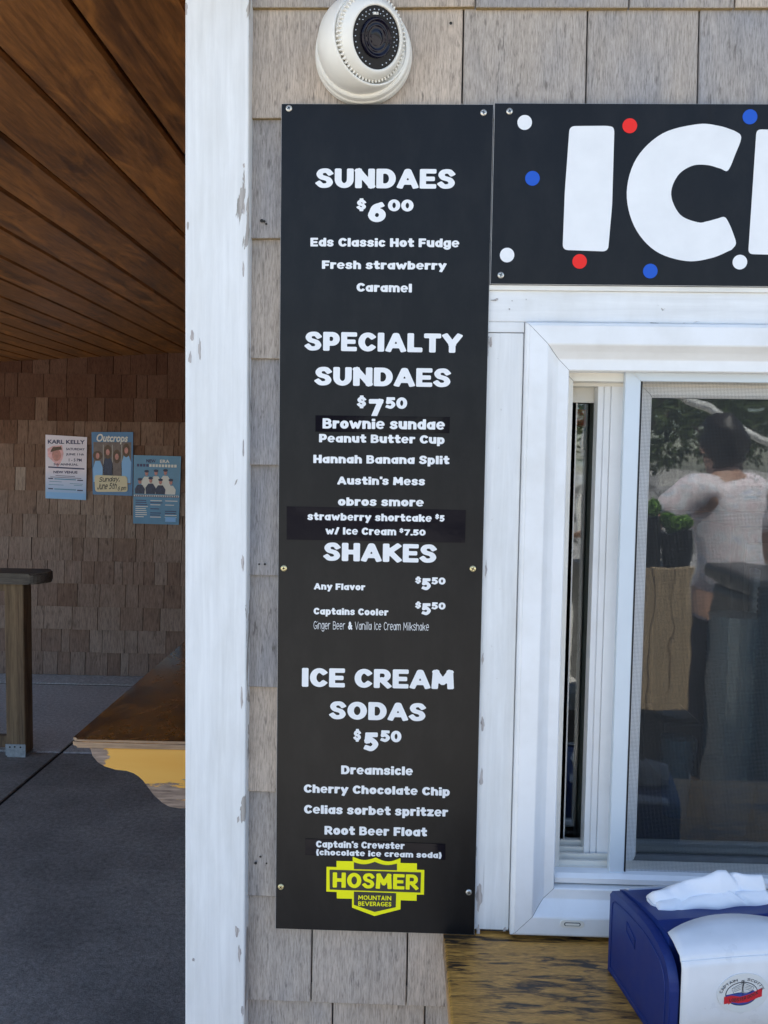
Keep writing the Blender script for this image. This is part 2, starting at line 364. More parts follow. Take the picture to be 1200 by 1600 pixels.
GL = {  # char: (width, height, drop, strokes) ; stroke boxes run 0..1 both ways
 'A': (1.02, 1, 0, [[(0, 0), (.46, 1), (.54, 1), (1, 0)], [(.16, .25), (.84, .25)]]),
 'B': (.86, 1, 0, [[(0, 0), (0, 1)], BOWL(.53, 1, .9), BOWL(0, .53)]),
 'C': (.90, 1, 0, [arc(.55, .5, .55, .5, 48, 312, 26)]),
 'D': (.94, 1, 0, [[(0, 0), (0, 1)], [(0, 1), (.45, 1)]+arc(.45, .5, .55, .5, 90, -90, 16)[1:]+[(0, 0)]]),
 'E': (.80, 1, 0, [[(0, 0), (0, 1)], [(0, 1), (1, 1)], [(0, .5), (.86, .5)], [(0, 0), (1, 0)]]),
 'F': (.78, 1, 0, [[(0, 0), (0, 1)], [(0, 1), (1, 1)], [(0, .47), (.84, .47)]]),
 'G': (.92, 1, 0, [arc(.55, .5, .55, .5, 48, 340, 26), [(.6, .42), (1.02, .42)]]),
 'H': (.92, 1, 0, [[(0, 0), (0, 1)], [(1, 0), (1, 1)], [(0, .5), (1, .5)]]),
 'I': (.34, 1, 0, [[(.45, 0), (.55, 1)]]),
 'J': (.7, 1, 0, [[(1, 1), (1, .3)]+arc(.5, .3, .5, .3, 0, -170, 10)[1:]]),
 'K': (.94, 1, 0, [[(0, 0), (0, 1)], [(.95, 1), (.1, .48)], [(.3, .58), (1, 0)]]),
 'L': (.76, 1, 0, [[(0, 1), (0, 0)], [(0, 0), (1, 0)]]),
 'M': (1.12, 1, 0, [[(0, 0), (.06, 1)], [(.06, 1), (.5, .32)], [(.5, .32), (.94, 1)], [(.94, 1), (1, 0)]]),
 'N': (.96, 1, 0, [[(0, 0), (0, 1)], [(0, 1), (1, 0)], [(1, 0), (1, 1)]]),
 'O': (1.0, 1, 0, [O_]),
 'P': (.84, 1, 0, [[(0, 0), (0, 1)], BOWL(.36, 1)]),
 'R': (.88, 1, 0, [[(0, 0), (0, 1)], BOWL(.42, 1, .95), [(.42, .42), (1, 0)]]),
 'S': (.84, 1, 0, [SS]),
 'T': (.86, 1, 0, [[(0, 1), (1, 1)], [(.5, 1), (.5, 0)]]),
 'U': (.92, 1, 0, [[(0, 1), (0, .42)]+arc(.5, .42, .5, .42, 180, 360, 14)[1:]+[(1, 1)]]),
 'V': (1.0, 1, 0, [[(0, 1), (.48, 0), (.52, 0), (1, 1)]]),
 'W': (1.25, 1, 0, [[(0, 1), (.24, 0), (.5, .75), (.76, 0), (1, 1)]]),
 'Y': (.98, 1, 0, [[(0, 1), (.5, .42)], [(1, 1), (.5, .42)], [(.5, .45), (.5, 0)]]),
 'a': (.80, .80, 0, [arc(.44, .46, .44, .46, 0, 360, 22), [(1, .98), (.97, 0)]]),
 'b': (.80, 1, 0, [[(0, 1), (0, 0)], arc(.54, .36, .46, .36, 0, 360, 22)]),
 'c': (.72, .80, 0, [arc(.55, .5, .55, .5, 48, 312, 20)]),
 'd': (.80, 1, 0, [[(1, 1), (1, 0)], arc(.46, .36, .46, .36, 0, 360, 22)]),
 'e': (.80, .80, 0, [[(.05, .50), (1, .52)]+arc(.5, .5, .5, .5, 6, 306, 22)[1:]]),
 'f': (.6, 1, 0, [cr([(1, .93), (.65, 1), (.42, .8), (.42, 0)], 5), [(0, .62), (.95, .62)]]),
 'g': (.80, 1.08, -.28, [arc(.46, .66, .46, .34, 0, 360, 22), [(1, 1), (1, .25)]+arc(.5, .22, .5, .22, 0, -160, 8)[1:]]),
 'h': (.80, 1, 0, [[(0, 1), (0, 0)], [(0, .45)]+arc(.5, .42, .5, .30, 150, 0, 10)+[(1, 0)]]),
 'i': (.33, 1, 0, [[(.5, .60), (.5, 0)], [(.49, 1.0), (.51, 1.0)]]),
 'k': (.80, 1, 0, [[(0, 1), (0, 0)], [(.92, .68), (.15, .32)], [(.32, .42), (1, 0)]]),
 'l': (.34, 1, 0, [[(.5, 1), (.5, 0)]]),
 'm': (1.18, .80, 0, [[(0, 1), (0, 0)], [(0, .6)]+arc(.25, .62, .25, .36, 150, 0, 8)+[(.5, 0)], [(.5, .6)]+arc(.75, .62, .25, .36, 150, 0, 8)+[(1, 0)]]),
 'n': (.80, .80, 0, [[(0, 1), (0, 0)], [(0, .6)]+arc(.5, .58, .5, .40, 150, 0, 10)+[(1, 0)]]),
 'o': (.80, .80, 0, [O_]),
 'p': (.80, 1.06, -.28, [[(0, 1), (0, 0)], arc(.54, .64, .46, .36, 0, 360, 22)]),
 'r': (.62, .80, 0, [[(0, 1), (0, 0)], cr([(0, .5), (.35, .93), (1, .96)], 5)]),
 's': (.72, .80, 0, [SS]),
 't': (.66, 1, 0, [[(.42, 1), (.42, .25)]+cr([(.42, .25), (.55, .02), (1, .04)], 4)[1:], [(0, .68), (1, .68)]]),
 'u': (.80, .80, 0, [[(0, 1), (0, .42)]+arc(.5, .42, .5, .42, 180, 340, 10)[1:], [(1, 1), (1, 0)]]),
 'v': (.82, .80, 0, [[(0, 1), (.5, 0), (1, 1)]]),
 'w': (1.12, .80, 0, [[(0, 1), (.25, 0), (.5, .8), (.75, 0), (1, 1)]]),
 'y': (.84, 1.06, -.28, [[(0, 1), (.5, .36)], [(1, 1), (.25, 0)]]),
 'z': (.74, .80, 0, [[(0, 1), (1, 1), (0, 0), (1, 0)]]),
 '0': (.92, 1, 0, [O_]),
 '1': (.5, 1, 0, [[(0, .75), (.7, 1)], [(.7, 1), (.7, 0)]]),
 '3': (.8, 1, 0, [cr([(0, .9), (.5, 1), (.95, .76), (.45, .53), (1, .27), (.5, 0), (0, .1)], 5)]),
 '5': (.82, 1, 0, [[(.92, 1), (.12, 1)], [(.12, 1), (.06, .56)], cr([(.06, .56), (.5, .64), (1, .32), (.55, 0), (0, .08)], 6)]),
 '6': (.86, 1, 0, [cr([(.82, .98), (.3, .82), (.02, .35)], 6), arc(.5, .31, .5, .31, 0, 360, 22)]),
 '7': (.84, 1, 0, [[(0, 1), (1, 1)], [(1, 1), (.35, 0)]]),
 '$': (.80, 1.25, -.12, [[(a, .14+.72*b) for a, b in SS], [(.5, 1), (.5, .88)], [(.5, .12), (.5, 0)]]),
 '.': (.3, .25, 0, [[(.49, .5), (.51, .5)]]), ',': (.3, .35, -.12, [[(.6, 1), (.4, 0)]]),
 "'": (.22, .34, .70, [[(.6, 1), (.4, .2)]]), '/': (.62, 1, 0, [[(0, 0), (1, 1)]]), '-': (.5, .3, .3, [[(0, .5), (1, .5)]]),
 '(': (.45, 1.15, -.12, [cr([(.9, 1), (.1, .5), (.9, 0)], 8)]), ')': (.45, 1.15, -.12, [cr([(.1, 1), (.9, .5), (.1, 0)], 8)]),
 '&': (1.0, 1, 0, [cr([(1, .0), (.25, .72), (.4, 1), (.62, .75), (.02, .3), (.35, 0), (.95, .45)], 6)]),
}
_gc = {}
THIN = dict(e=.72, s=.84, a=.88, g=.86, c=.92, n=.95, b=.92, d=.92, p=.92, h=.95, m=.88, w=.85, B=.88, R=.92, E=.92, S=.92, A=.92)
def glyph(ch, hw, cell, squash=0.76, slack=0.10):
    if hw > .1: hw *= THIN.get(ch, 1.0)
    key = (ch, hw, cell)
    if key in _gc: return _gc[key]
    w, h, drop, strokes = GL[ch]
    if hw < 0.1: w = w*0.80 if w > 0.4 else 0.14
    ky = 1/squash if hw > 0.1 else 1.0
    H = h*ky; r = hw*0.42
    sx = max(w-2*hw, 1e-3); sy = max(H-2*hw, 1e-3)
    pad = cell*2
    nx = int((w+2*pad)/cell)+2; ny = int((H+2*pad)/(cell*1.1))+2
    xs = np.linspace(-pad, w+pad, nx); ys = np.linspace(-pad, H+pad, ny)
    X, Y = np.meshgrid(xs, ys, indexing='ij'); D = np.full(X.shape, 9.0)
    for st in strokes:
        P = [(hw+p[0]*sx, hw+p[1]*sy) for p in st]
        closed = abs(P[0][0]-P[-1][0])+abs(P[0][1]-P[-1][1]) < 1e-6
        for i in range(len(P)-1):
            ax, ay = P[i]; bx, by = P[i+1]; L = math.hypot(bx-ax, by-ay)
            if L < 1e-7: continue
            dx, dy = (bx-ax)/L, (by-ay)/L
            u = (X-ax)*dx+(Y-ay)*dy; v = np.abs(-(X-ax)*dy+(Y-ay)*dx)
            cap = np.hypot(np.maximum(np.maximum(-u, u-L), 0), v)-hw
            e0 = (i == 0 and not closed); e1 = (i == len(P)-2 and not closed)
            def bx_(t):                                       # round-cornered end reaching hw beyond the last point
                qx = t-(hw-r); qy = v-(hw-r)
                return np.hypot(np.maximum(qx, 0), np.maximum(qy, 0))+np.minimum(np.maximum(qx, qy), 0)-r
            if e1: cap = np.where(u > L, bx_(u-L), cap)
            if e0: cap = np.where(u < 0, bx_(-u), cap)
            D = np.minimum(D, cap)
    V = []; F = []; idx = {}
    def vid(k, x, y):
        if k not in idx: idx[k] = len(V); V.append((x, y/ky+drop))
        return idx[k]
    inside = D < 0
    full = inside[:-1, :-1] & inside[1:, :-1] & inside[:-1, 1:] & inside[1:, 1:]
    anyc = inside[:-1, :-1] | inside[1:, :-1] | inside[:-1, 1:] | inside[1:, 1:]
    for j in range(ny-1):
        i = 0
        while i < nx-1:
            if full[i, j]:
                k = i
                while k < nx-1 and full[k, j]: k += 1
                F.append([vid((i, j), xs[i], ys[j]), vid((k, j), xs[k], ys[j]), vid((k, j+1), xs[k], ys[j+1]), vid((i, j+1), xs[i], ys[j+1])])
                i = k; continue
            if anyc[i, j]:
                cs = [(i, j), (i+1, j), (i+1, j+1), (i, j+1)]; poly = []
                for q in range(4):
                    a = cs[q]; b = cs[(q+1) % 4]
                    if inside[a]: poly.append(vid(a, xs[a[0]], ys[a[1]]))
                    if inside[a] != inside[b]:
                        t = D[a]/(D[a]-D[b]); kk = ('e',)+tuple(sorted((a, b)))
                        poly.append(vid(kk, xs[a[0]]+t*(xs[b[0]]-xs[a[0]]), ys[a[1]]+t*(ys[b[1]]-ys[a[1]])))
                if len(poly) > 2: F.append(poly)
            i += 1
    _gc[key] = (w, V, F); return _gc[key]
def lay(text, hw=0.165, cell=0.042, gap=0.07, space=0.42, bold_amp=True):
    """returns (width, verts, faces) of a line at cap height 1"""
    x = 0; V = []; F = []
    for ch in text:
        if ch == ' ': x += space; continue
        hh = 0.15 if (ch == '&' and bold_amp) else hw
        w, v, f = glyph(ch, hh, cell)
        if hh != hw: x += .05
        b = len(V); V += [(a+x, c) for a, c in v]; F += [[i+b for i in p] for p in f]
        x += w+gap
    return x-gap, V, F
def put_text(name, text, p0, p1, caph, Y, mat, parent, hw=0.165, cell=0.042, gap=0.07, space=0.42, skew=0.0):
    """p0, p1: world (x,z) of the ends of the baseline"""
    w, V, F = lay(text, hw, cell, gap, space)
    dx, dz = (p1[0]-p0[0])/w, (p1[1]-p0[1])/w
    me = bpy.data.meshes.new(name)
    me.from_pydata([(p0[0]+dx*x+skew*y*caph, Y, p0[1]+dz*x+caph*y) for x, y in V], [], F); me.materials.append(M[mat]); me.update()
    return link(name, me, parent)
def px_text(name, text, x0, x1, base0, base1, top0, Y, mat, parent, **k):
    """ends of the baseline and the cap line as measured in the photograph"""
    a = at(x0, base0, Y); b = at(x1, base1, Y); c = at(x0, top0, Y)
    return put_text(name, text, (a.x, a.z), (b.x, b.z), c.z-a.z, Y, mat, parent, **k)
_dg = None
def font_text(name, text, x0, x1, z0, z1, Y, mat, parent, bold=0.02, italic=0.0):
    cu = bpy.data.curves.new(name, 'FONT'); cu.body = text; cu.size = 1; cu.offset = bold; cu.shear = italic; cu.resolution_u = 4
    o = bpy.data.objects.new(name, cu); C.objects.link(o)
    dg = bpy.context.evaluated_depsgraph_get(); me = bpy.data.meshes.new_from_object(o.evaluated_get(dg)); bpy.data.objects.remove(o)
    xs = [v.co.x for v in me.vertices]; ys = [v.co.y for v in me.vertices]
    ax, bx, ay, by = min(xs), max(xs), min(ys), max(ys)
    for v in me.vertices: v.co = (x0+(v.co.x-ax)/(bx-ax)*(x1-x0), Y, z0+(v.co.y-ay)/(by-ay)*(z1-z0))
    me.materials.clear(); me.materials.append(M[mat]); me.name = name
    return link(name, me, parent)
def flat(name, pts, Y, mat, parent):
    bm = bmesh.new(); bm.faces.new([bm.verts.new((p[0], Y, p[1])) for p in pts]); 
    return mk(name, bm, mat, parent, recalc=False)
def pxflat(name, pts, Y, mat, parent):
    return flat(name, [(at(x, y, Y).x, at(x, y, Y).z) for x, y in pts], Y, mat, parent)

# ================================================================== GROUND
WY = 4.42                                             # face of the shingled wall at the end of the walkway
bm = bmesh.new(); bmesh.ops.create_grid(bm, x_segments=6, y_segments=6, size=180)
gr = mk('ground', bm, 'ground', loc=(0, 0, -0.03)); tag(gr, 'sunlit pale pavement in front of the building', kind='structure')
bm = bmesh.new(); B(bm, -4.3, 3.2, -2.0, 6.0, -0.028, -0.012)
pv = mk('walkway', bm, 'joint'); tag(pv, 'dark grey concrete walkway under the porch roof', kind='structure')
JX = -1.785; JY = 2.94
def slab(x0, x1, y0, y1, mat='slab'):
    bm = bmesh.new(); B(bm, x0, x1, y0, y1, -0.011, 0.0, 0.004); o = mk('slab', bm, mat, pv); return o
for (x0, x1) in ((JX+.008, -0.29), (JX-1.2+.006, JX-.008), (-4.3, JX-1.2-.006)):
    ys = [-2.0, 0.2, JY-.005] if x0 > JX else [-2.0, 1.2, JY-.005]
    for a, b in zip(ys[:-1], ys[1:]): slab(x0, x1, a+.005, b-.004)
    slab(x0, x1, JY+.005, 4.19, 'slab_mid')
for x0, x1 in ((-.28, 1.4), (1.41, 3.2)): slab(x0, x1, -2.0, -0.06)
bm = bmesh.new()
prism(bm, [(4.20, 0), (4.20, .004), (4.21, .007), (WY, .009), (WY, 0)], 'x', -4.3, -0.3)
fc = mk('kerb', bm, 'slab_light', pv)

# ================================================================== CEILING AND ROOF
def zceil(x): 
    a = at(0, 566, WY); b = at(289, 551, WY)
    return a.z+(b.z-a.z)*(x-a.x)/(b.x-a.x)
cl = thing('porch_ceiling', (-2.0, 2.0, zceil(-2)), 'dark stained board ceiling with open grooves above the walkway', 'ceiling')
H0 = zceil(-1.0)-CAM.z; SL = (zceil(-1)-zceil(-2))
xs = []; r = 0.507-0.262
while r < 6.2:
    xs.append(-r*(CAM.z*0+ (zceil(0)-CAM.z))/(1+r*SL)); r += 0.262
xs = [-0.02]+[x for x in xs if x < -0.09]
for i, (xa, xb) in enumerate(zip(xs[:-1], xs[1:])):
    w = xa-xb; gp = 0.0035; h = random.uniform(0, 0.0015)
    bm = bmesh.new(); L = WY+.25
    prof = [(gp+.006, 0), (w-gp-.006, 0), (w-gp, .009), (w-gp, .022), (gp, .022), (gp, .009)]
    prism(bm, prof, 'y', 0, L)
    o = mk('board', bm, 'plank', cl)
    o.location = (xb+2.0, -.25-2.0, zceil(xb)-zceil(-2)+h); o.rotation_euler = (0, -math.atan(SL), 0)
bm = bmesh.new()
za, zb = zceil(-4.6), zceil(0.1)
prism(bm, [(-4.6, za+.028), (0.1, zb+.028), (0.1, zb+.2), (-4.6, za+.2)], 'y', -.25, 6.0)
o = mk('roof_deck', bm, 'groove', cl); o.location = (2.0, -2.0, -zceil(-2))
zr = zceil(0.1)+.25
rf = thing('building_roof', (1.5, 2.5, zr), 'low asphalt roof over the ice cream stand and its porch', 'roof')
o = box('roof_slab', (-4.7, 4.5, -.30, 6.6, zr, zr+.18), 'roof', None); o.parent = rf; o.location = (-6.2, -2.85, 0)

# ================================================================== FAR WALL
EXPO = 0.1612
fw = thing('shingled_end_wall', (-2.2, WY, 0), 'brown cedar shingle wall closing the far end of the walkway', 'wall')
def loc_to(o, root): o.location = Vector(o.location)-Vector(root.location); return o
o = box('wall_core', (-4.3, -0.3, WY+.012, WY+.15, 0, 2.4), 'sheath', fw); loc_to(o, fw)
_sh = {}
def shingle(parent, x0, x1, zb, zt, Y, mat, thick=.011, var=.0015):
    w = x1-x0; key = (round(w, 3), round(zt-zb, 3), mat)
    if key not in _sh:
        bm = bmesh.new(); h = zt-zb
        e = random.uniform(-.0015, .0015)
        vs = [bm.verts.new(p) for p in ((0, -thick, 0), (w, -thick, e), (w, -.0008, e), (0, -.0008, 0), (0, -.003, h), (w, -.003, h), (w, -.0005, h), (0, -.0005, h))]
        for k, f in enumerate(((0, 1, 5, 4), (1, 2, 6, 5), (3, 7, 6, 2), (0, 4, 7, 3), (4, 5, 6, 7), (0, 3, 2, 1))):
            ff = bm.faces.new([vs[i] for i in f]); ff.material_index = 1 if k == 5 else 0
        bmesh.ops.bevel(bm, geom=[bm.edges.get((vs[0], vs[1])), bm.edges.get((vs[0], vs[4])), bm.edges.get((vs[1], vs[5]))], offset=.0012, segments=1, affect='EDGES')
        bmesh.ops.recalc_face_normals(bm, faces=bm.faces[:])
        me = bpy.data.meshes.new('shingle'); bm.to_mesh(me); bm.free(); me.materials.append(M[mat]); me.materials.append(M['shingle_end'] if mat == 'shingle' else M[mat]); _sh[key] = me
    o = link('shingle', _sh[key], parent); o.location = Vector((x0, Y+random.uniform(-var, 0), zb))-Vector(parent.location)
    return o
zb = .012; rowi = 0
rnd = random.Random(5)
bmS = bmesh.new()
WC = [.06, .075, .09, .105, .12, .14, .16, .18, .20]
while zb < 2.35:
    x = -4.28+rnd.uniform(0, .1)-.1
    while x < -.3:
        w = rnd.choice(WC); x1 = min(x+w, -.302); x0 = max(x, -4.29)
        if x1-x0 > .02:
            if x0 > -3.25 and x1 < -1.0: shingle(fw, x0+.0015, x1-.0015, zb+rnd.uniform(-.002, .002), zb+EXPO+.03, WY, 'upper_shingle' if zb+rnd.uniform(-.08, .08) > 1.72 else 'middle_shingle' if zb+rnd.uniform(-.10, .10) > 1.28 else 'far_shingle', .019, .003)  # rows darken upward in steps, with shade near the ceiling held in the colour
            else:
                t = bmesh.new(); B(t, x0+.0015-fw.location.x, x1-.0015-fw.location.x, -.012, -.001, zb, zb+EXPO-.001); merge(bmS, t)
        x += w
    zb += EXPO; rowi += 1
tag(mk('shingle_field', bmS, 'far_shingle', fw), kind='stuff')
# side wall of the stand along the walkway
sw = thing('side_wall', (-.30, 2.2, 0), 'unlit side wall of the stand running back along the walkway', 'wall')
o = box('wall_panel', (-.302, -.20, .02, WY, 0, 2.42), 'sheath', sw); loc_to(o, sw)

bm = bmesh.new(); rnd = random.Random(21); zb = .012
while zb < 2.3:
    y = .035
    while y < WY-.03:
        y1 = min(y+rnd.choice(WC), WY-.02); h = EXPO-.001; e = rnd.uniform(-.002, .001)
        vs = [bm.verts.new(p) for p in ((-.315, y+.001, zb+e), (-.315, y1-.001, zb+e), (-.3035, y+.001, zb+h), (-.3035, y1-.001, zb+h), (-.303, y+.001, zb+e), (-.303, y1-.001, zb+e))]
        for f in ((0, 2, 3, 1), (0, 1, 5, 4), (0, 4, 2), (1, 3, 5)): bm.faces.new([vs[i] for i in f])
        y = y1
    zb += EXPO
o = tag(mk('shingle_field', bm, 'middle_shingle', sw), kind='stuff'); o.location = -sw.location
# ================================================================== NEAR WALL (shingles)
WX0, WZ1, WZ0 = AX(817, 503), AZ(817, 503, -.03), AZ(796, 1460, -.03)
WX1 = WX0+1.02
nw = thing('shingled_front_wall', (0.6, 0, 0), 'weathered grey cedar shingle wall behind the menu board and sign', 'wall')
for b in ((-.30, WX0+.02, .004, .10, 0, 2.42), (WX1-.02, 2.6, .004, .10, 0, 2.42), (WX0+.02, WX1-.02, .004, .10, 0, WZ0+.02), (WX0+.02, WX1-.02, .004, .10, WZ1-.02, 2.42)):
    o = box('wall_core', b, 'sheath', nw); loc_to(o, nw)
rows_px = [12, 185, 373, 560, 727, 899.5, 1073, 1236, 1399.5, 1563]
rz = [AZ(412, p, -.011) for p in rows_px]
rz = [rz[0]+(rz[0]-rz[1])] + rz
while rz[-1] > .1: rz.append(rz[-1]-.160)
Yp = -.011
joints = {0: [672, 850, 1038, 1190], 1: [598.5, 743, 983, 1148], 9: [582.5, 760], 10: [486.6, 636, 740]}
xl = AX(384, 800, -.011)
rnd = random.Random(11)
for i in range(len(rz)):
    zb = rz[i]; zt = (rz[i-1] if i else zb+.17)+.025
    py = ([-150]+rows_px)[i] if i < 11 else 1600
    js = [xl-.012]
    if i in joints: js += [AX(j, min(max(py-40, 0), 1590), -.011) for j in joints[i]]
    else: js.append(xl+rnd.uniform(.07, .16))
    while js[-1] < 2.5: js.append(js[-1]+rnd.uniform(.09, .22))
    for a, b in zip(js[:-1], js[1:]):
        if a > WX0+.02 and b < WX1-.02 and zb > WZ0-.02 and zt < WZ1+.02: continue
        if a < WX1 and b > WX0 and zt > WZ0+.03 and zb < WZ1-.03:
            if a < WX0+.015: b = min(b, WX0+.015)
            elif b > WX1-.015: a = max(a, WX1-.015)
            else: continue
            if b-a < .02: continue
        shingle(nw, a+.0011, b-.0011, zb, zt, 0, 'shingle', .0115, .0015)
# nail holes and knots on the shingles beside the post
for (x, y, r) in ((409, 345, 2.6), (413, 346, 2), (416, 350, 1.6), (405, 881.5, 1.5), (414, 881.5, 1.7), (399.5, 1348.5, 2.2), (407, 1338.5, 1.7), (416.5, 1349, 1.4), (704.5, 35, 2.3)):
    p = at(x, y, -.0135); bm = bmesh.new(); lathe(bm, [(r/1000*.95, .0), (r/1300*.95, -.0012), (0, -.0015)], (0, -1, 0), (0, 0, 0), 10)
    o = mk('nail_hole', bm, 'recess', nw); o.location = Vector((p.x, -.0138 if y > 100 else -.0115, p.z))-nw.location

# ================================================================== CORNER POST
x0 = AX(289, 800, -.035); x1 = AX(385.5, 800, -.035)
cp = box('corner_board', (x0, x1, -.035, .03, .0, 2.40), 'post_paint', None, .0025, 2)
tag(cp, 'tall white corner board with peeling paint left of the menu board', 'corner board')
# lifted paint flakes along its right edge
for (x, y, w, h) in ((379, 880, 5, 26), (377.5, 1090, 5, 34), (381, 325, 3, 20), (381, 258, 3, 9), (378, 330, 3, 8), (380, 420, 3, 24), (370, 1455, 8, 20), (374, 1490, 6, 28), (300, 525, 6, 20), (312, 545, 5, 32), (297, 560, 6, 22), (293, 352, 4, 14), (291, 12, 4, 22), (302, 1500, 6, 6), (379, 1580, 6, 18), (380, 700, 3, 30), (372, 1280, 4, 12)):
    bm = bmesh.new(); p = at(x, y, -.0356); k = 1.165/1280; rn = random.Random(x*y)
    n = 14; pts = []
    for i in range(n):
        a = 2*math.pi*i/n; q = rn.uniform(.55, 1.15)
        pts.append((math.cos(a)*w/2*k*q, math.sin(a)*h/2*k*q))
    xr = x1-x0
    pts = [(min(max(px_, x0-p.x+.0005), x1-p.x-.001), pz) for px_, pz in pts]
    prism(bm, pts, 'y', 0, .0006)
    o = mk('bare_patch', bm, 'shelf_edge' if False else 'bare', cp) if 'bare' in M else None
    if o is None:
        M['bare'] = shingle_mat('bare_wood_under_paint', (0.38, 0.37, 0.37), (0.44, 0.41, 0.40), (0.50, 0.45, 0.42), (0.15, 0.13, 0.12))
        bm2 = bmesh.new(); prism(bm2, pts, 'y', 0, .0006); o = mk('bare_patch', bm2, 'bare', cp)
    o.location = Vector((p.x, -.0355, p.z))-cp.location

# ================================================================== MENU BOARD
BY = -.028                                                      # front face of both panels
def scr(parent, x, y, mat, Y=BY):
    p = at(x, y, Y); bm = bmesh.new()
    lathe(bm, [(0, .0022), (.0028, .0022), (.0043, .0012), (.0046, 0)], (0, -1, 0), (0, 0, 0), 20)
    for a in (random.uniform(0, 1.5),):
        for k in (0, math.pi/2):
            t = bmesh.new(); B(t, -.0024, .0024, -.00245, -.0018, -.0006, .0006)
            merge(bm, t, 1, Matrix.Rotation(a+k, 4, 'Y'))
    o = mk('screw', bm, [mat, 'recess'], parent, recalc=False); bmx = o.data
    o.location = Vector((p.x, Y, p.z))-Vector(parent.location); return o
mx0, mx1 = AX(439.5, 162, BY), AX(771.5, 162, BY); mx0 = (mx0+AX(430.5, 1450, BY))/2; mx1 = (mx1+AX(741, 1462, BY))/2
mz1 = AZ(600, 162.5, BY); mz0 = (AZ(430.5, 1450, BY)+AZ(741, 1462, BY))/2
def panel(root, x0, x1, z0, z1):
    bm = bmesh.new(); B(bm, x0, x1, BY, BY+.005, z0, z1, .0004)
    for f in bm.faces:
        if abs(f.normal.y) < .5: pass
    o = mk('panel', bm, ['board', 'board_edge'], root)
    for p in o.data.polygons:
        if abs(p.normal.y) < .9: p.material_index = 1
    return o
mb = thing('menu_board', (0, 0, 0), 'tall black menu board listing sundaes, shakes and ice cream sodas', 'menu board')
panel(mb, mx0, mx1, mz0, mz1)
TY = BY-.0004
def L(text, x0, x1, b0, b1, t0, parent=mb, Y=TY, **k): return px_text('lettering', text, x0, x1, b0, b1, t0, Y, 'letter', parent, **k)
def price(d, big, sm, parent=mb):
    for t, q in (('$', d), (big[0], big[1]), (sm[0], sm[1])): L(t, *q, parent=parent)
L('SUNDAES', 493.6, 711, 293.5, 295, 263)
price((557.4, 572, 328, 328, 312), ('6', (575, 602.6, 347, 347, 316)), ('00', (606, 646, 330, 330.5, 311.5)))
L('Eds Classic Hot Fudge', 485, 717.5, 385, 386.5, 371.5)
L('Fresh strawberry', 503, 697.5, 420, 421.5, 407)
L('Caramel', 557, 643.5, 455.5, 457, 442)
L('SPECIALTY', 476.6, 721.6, 547.5, 551.5, 518)
L('SUNDAES', 492, 704, 602, 605, 573)
price((558, 572, 636, 636, 620), ('7', (576, 598.5, 652, 652, 623.5)), ('50', (602.6, 636, 638.5, 639, 620.5)))
L('Peanut Butter Cup', 498.5, 694.5, 691, 693.5, 678)
L('Hannah Banana Split', 489.5, 702, 723.5, 725.5, 710.5)
L("Austin's Mess", 527, 664, 757, 758.5, 744.5)
L('obros smore', 528, 662, 790, 791.5, 777)
L('SHAKES', 506, 682, 876, 879.5, 847.5)
L('Any Flavor', 490.6, 570.6, 921, 922.5, 911)
L('Captains Cooler', 490, 606.7, 960, 962, 949.5)
for dy in (0, 39):
    price((648.7, 658, 911+dy, 911+dy, 902+dy), ('5', (659, 673, 922+dy, 922+dy, 903.5+dy)), ('50', (674.5, 696, 913+dy, 913.5+dy, 902+dy)))
L('Ginger Beer & Vanilla Ice Cream Milkshake', 490, 670, 983, 985.5, 970.5, hw=.042, cell=.03, gap=.13, space=.52)
L('ICE CREAM', 471.5, 709, 1073, 1077, 1043.5)
L('SODAS', 515, 665, 1123.5, 1127, 1095.5)
price((552.5, 564, 1157, 1157, 1141), ('5', (568.7, 591, 1173.5, 1173.5, 1144.5)), ('50', (594.5, 627, 1159, 1160, 1141)))
L('Dreamsicle', 533, 645, 1209.5, 1211.5, 1196)
L('Cherry Chocolate Chip', 474.7, 702.6, 1238.5, 1243.5, 1225.5)
L('Celias sorbet spritzer', 475, 700, 1271, 1276, 1257.5)
L('Root Beer Float', 507, 667, 1304, 1307, 1290.5)
for (x, y, m_) in ((451.5, 169.5, 'screw'), (755.5, 176, 'screw'), (443.5, 888, 'brass'), (738.8, 888.7, 'brass'), (439, 1385.5, 'brass'), (732.5, 1394, 'screw')): scr(mb, x, y, m_)
# emblem of the soda supplier printed at the foot of the board
def Q(p): return (480+p[0]/5.4545, 1320+p[1]/5.4545)
def scal(y, xa, xb, lo, n=8):
    out = []
    for i in range(n+1):
        t = i/n; out.append((xa+(xb-xa)*t, y[0]+(y[1]-y[0])*t+lo*math.sin(math.pi*t)))
    return out
outer = scal((100, 108), 388, 583, 26)+scal((108, 112), 583, 795, 32)[1:]+[(795, 155), (935, 158), (935, 212), (998, 214), (995, 425), (933, 425), (933, 478), (797, 472), (795, 550), (572, 607), (382, 535), (382, 460), (252, 457), (252, 402), (163, 398), (165, 187), (250, 190), (250, 138), (388, 140)]
pxflat('emblem', [Q(p) for p in outer], TY, 'yellow', mb)
dk = [[(190, 212), (970, 235), (965, 408), (192, 382)],
      scal((148, 145), 398, 575, 20)+scal((145, 160), 575, 765, 20)[1:]+[(765, 218), (398, 208)],
      [(398, 398), (758, 412), (755, 532), (575, 573), (398, 512)]]
for d_ in dk: pxflat('emblem_field', [Q(p) for p in d_], TY-.0003, 'logo_dark', mb)
def emb(text, x0, x1, yb0, yb1, yt0, hw, gap):
    p0, p1 = Q((x0, yb0)), Q((x1, yb1)); px_text('lettering', text, p0[0], p1[0], p0[1], p1[1], Q((x0, yt0))[1], TY-.0006, 'yellow', mb, hw=hw, gap=gap, cell=.036)
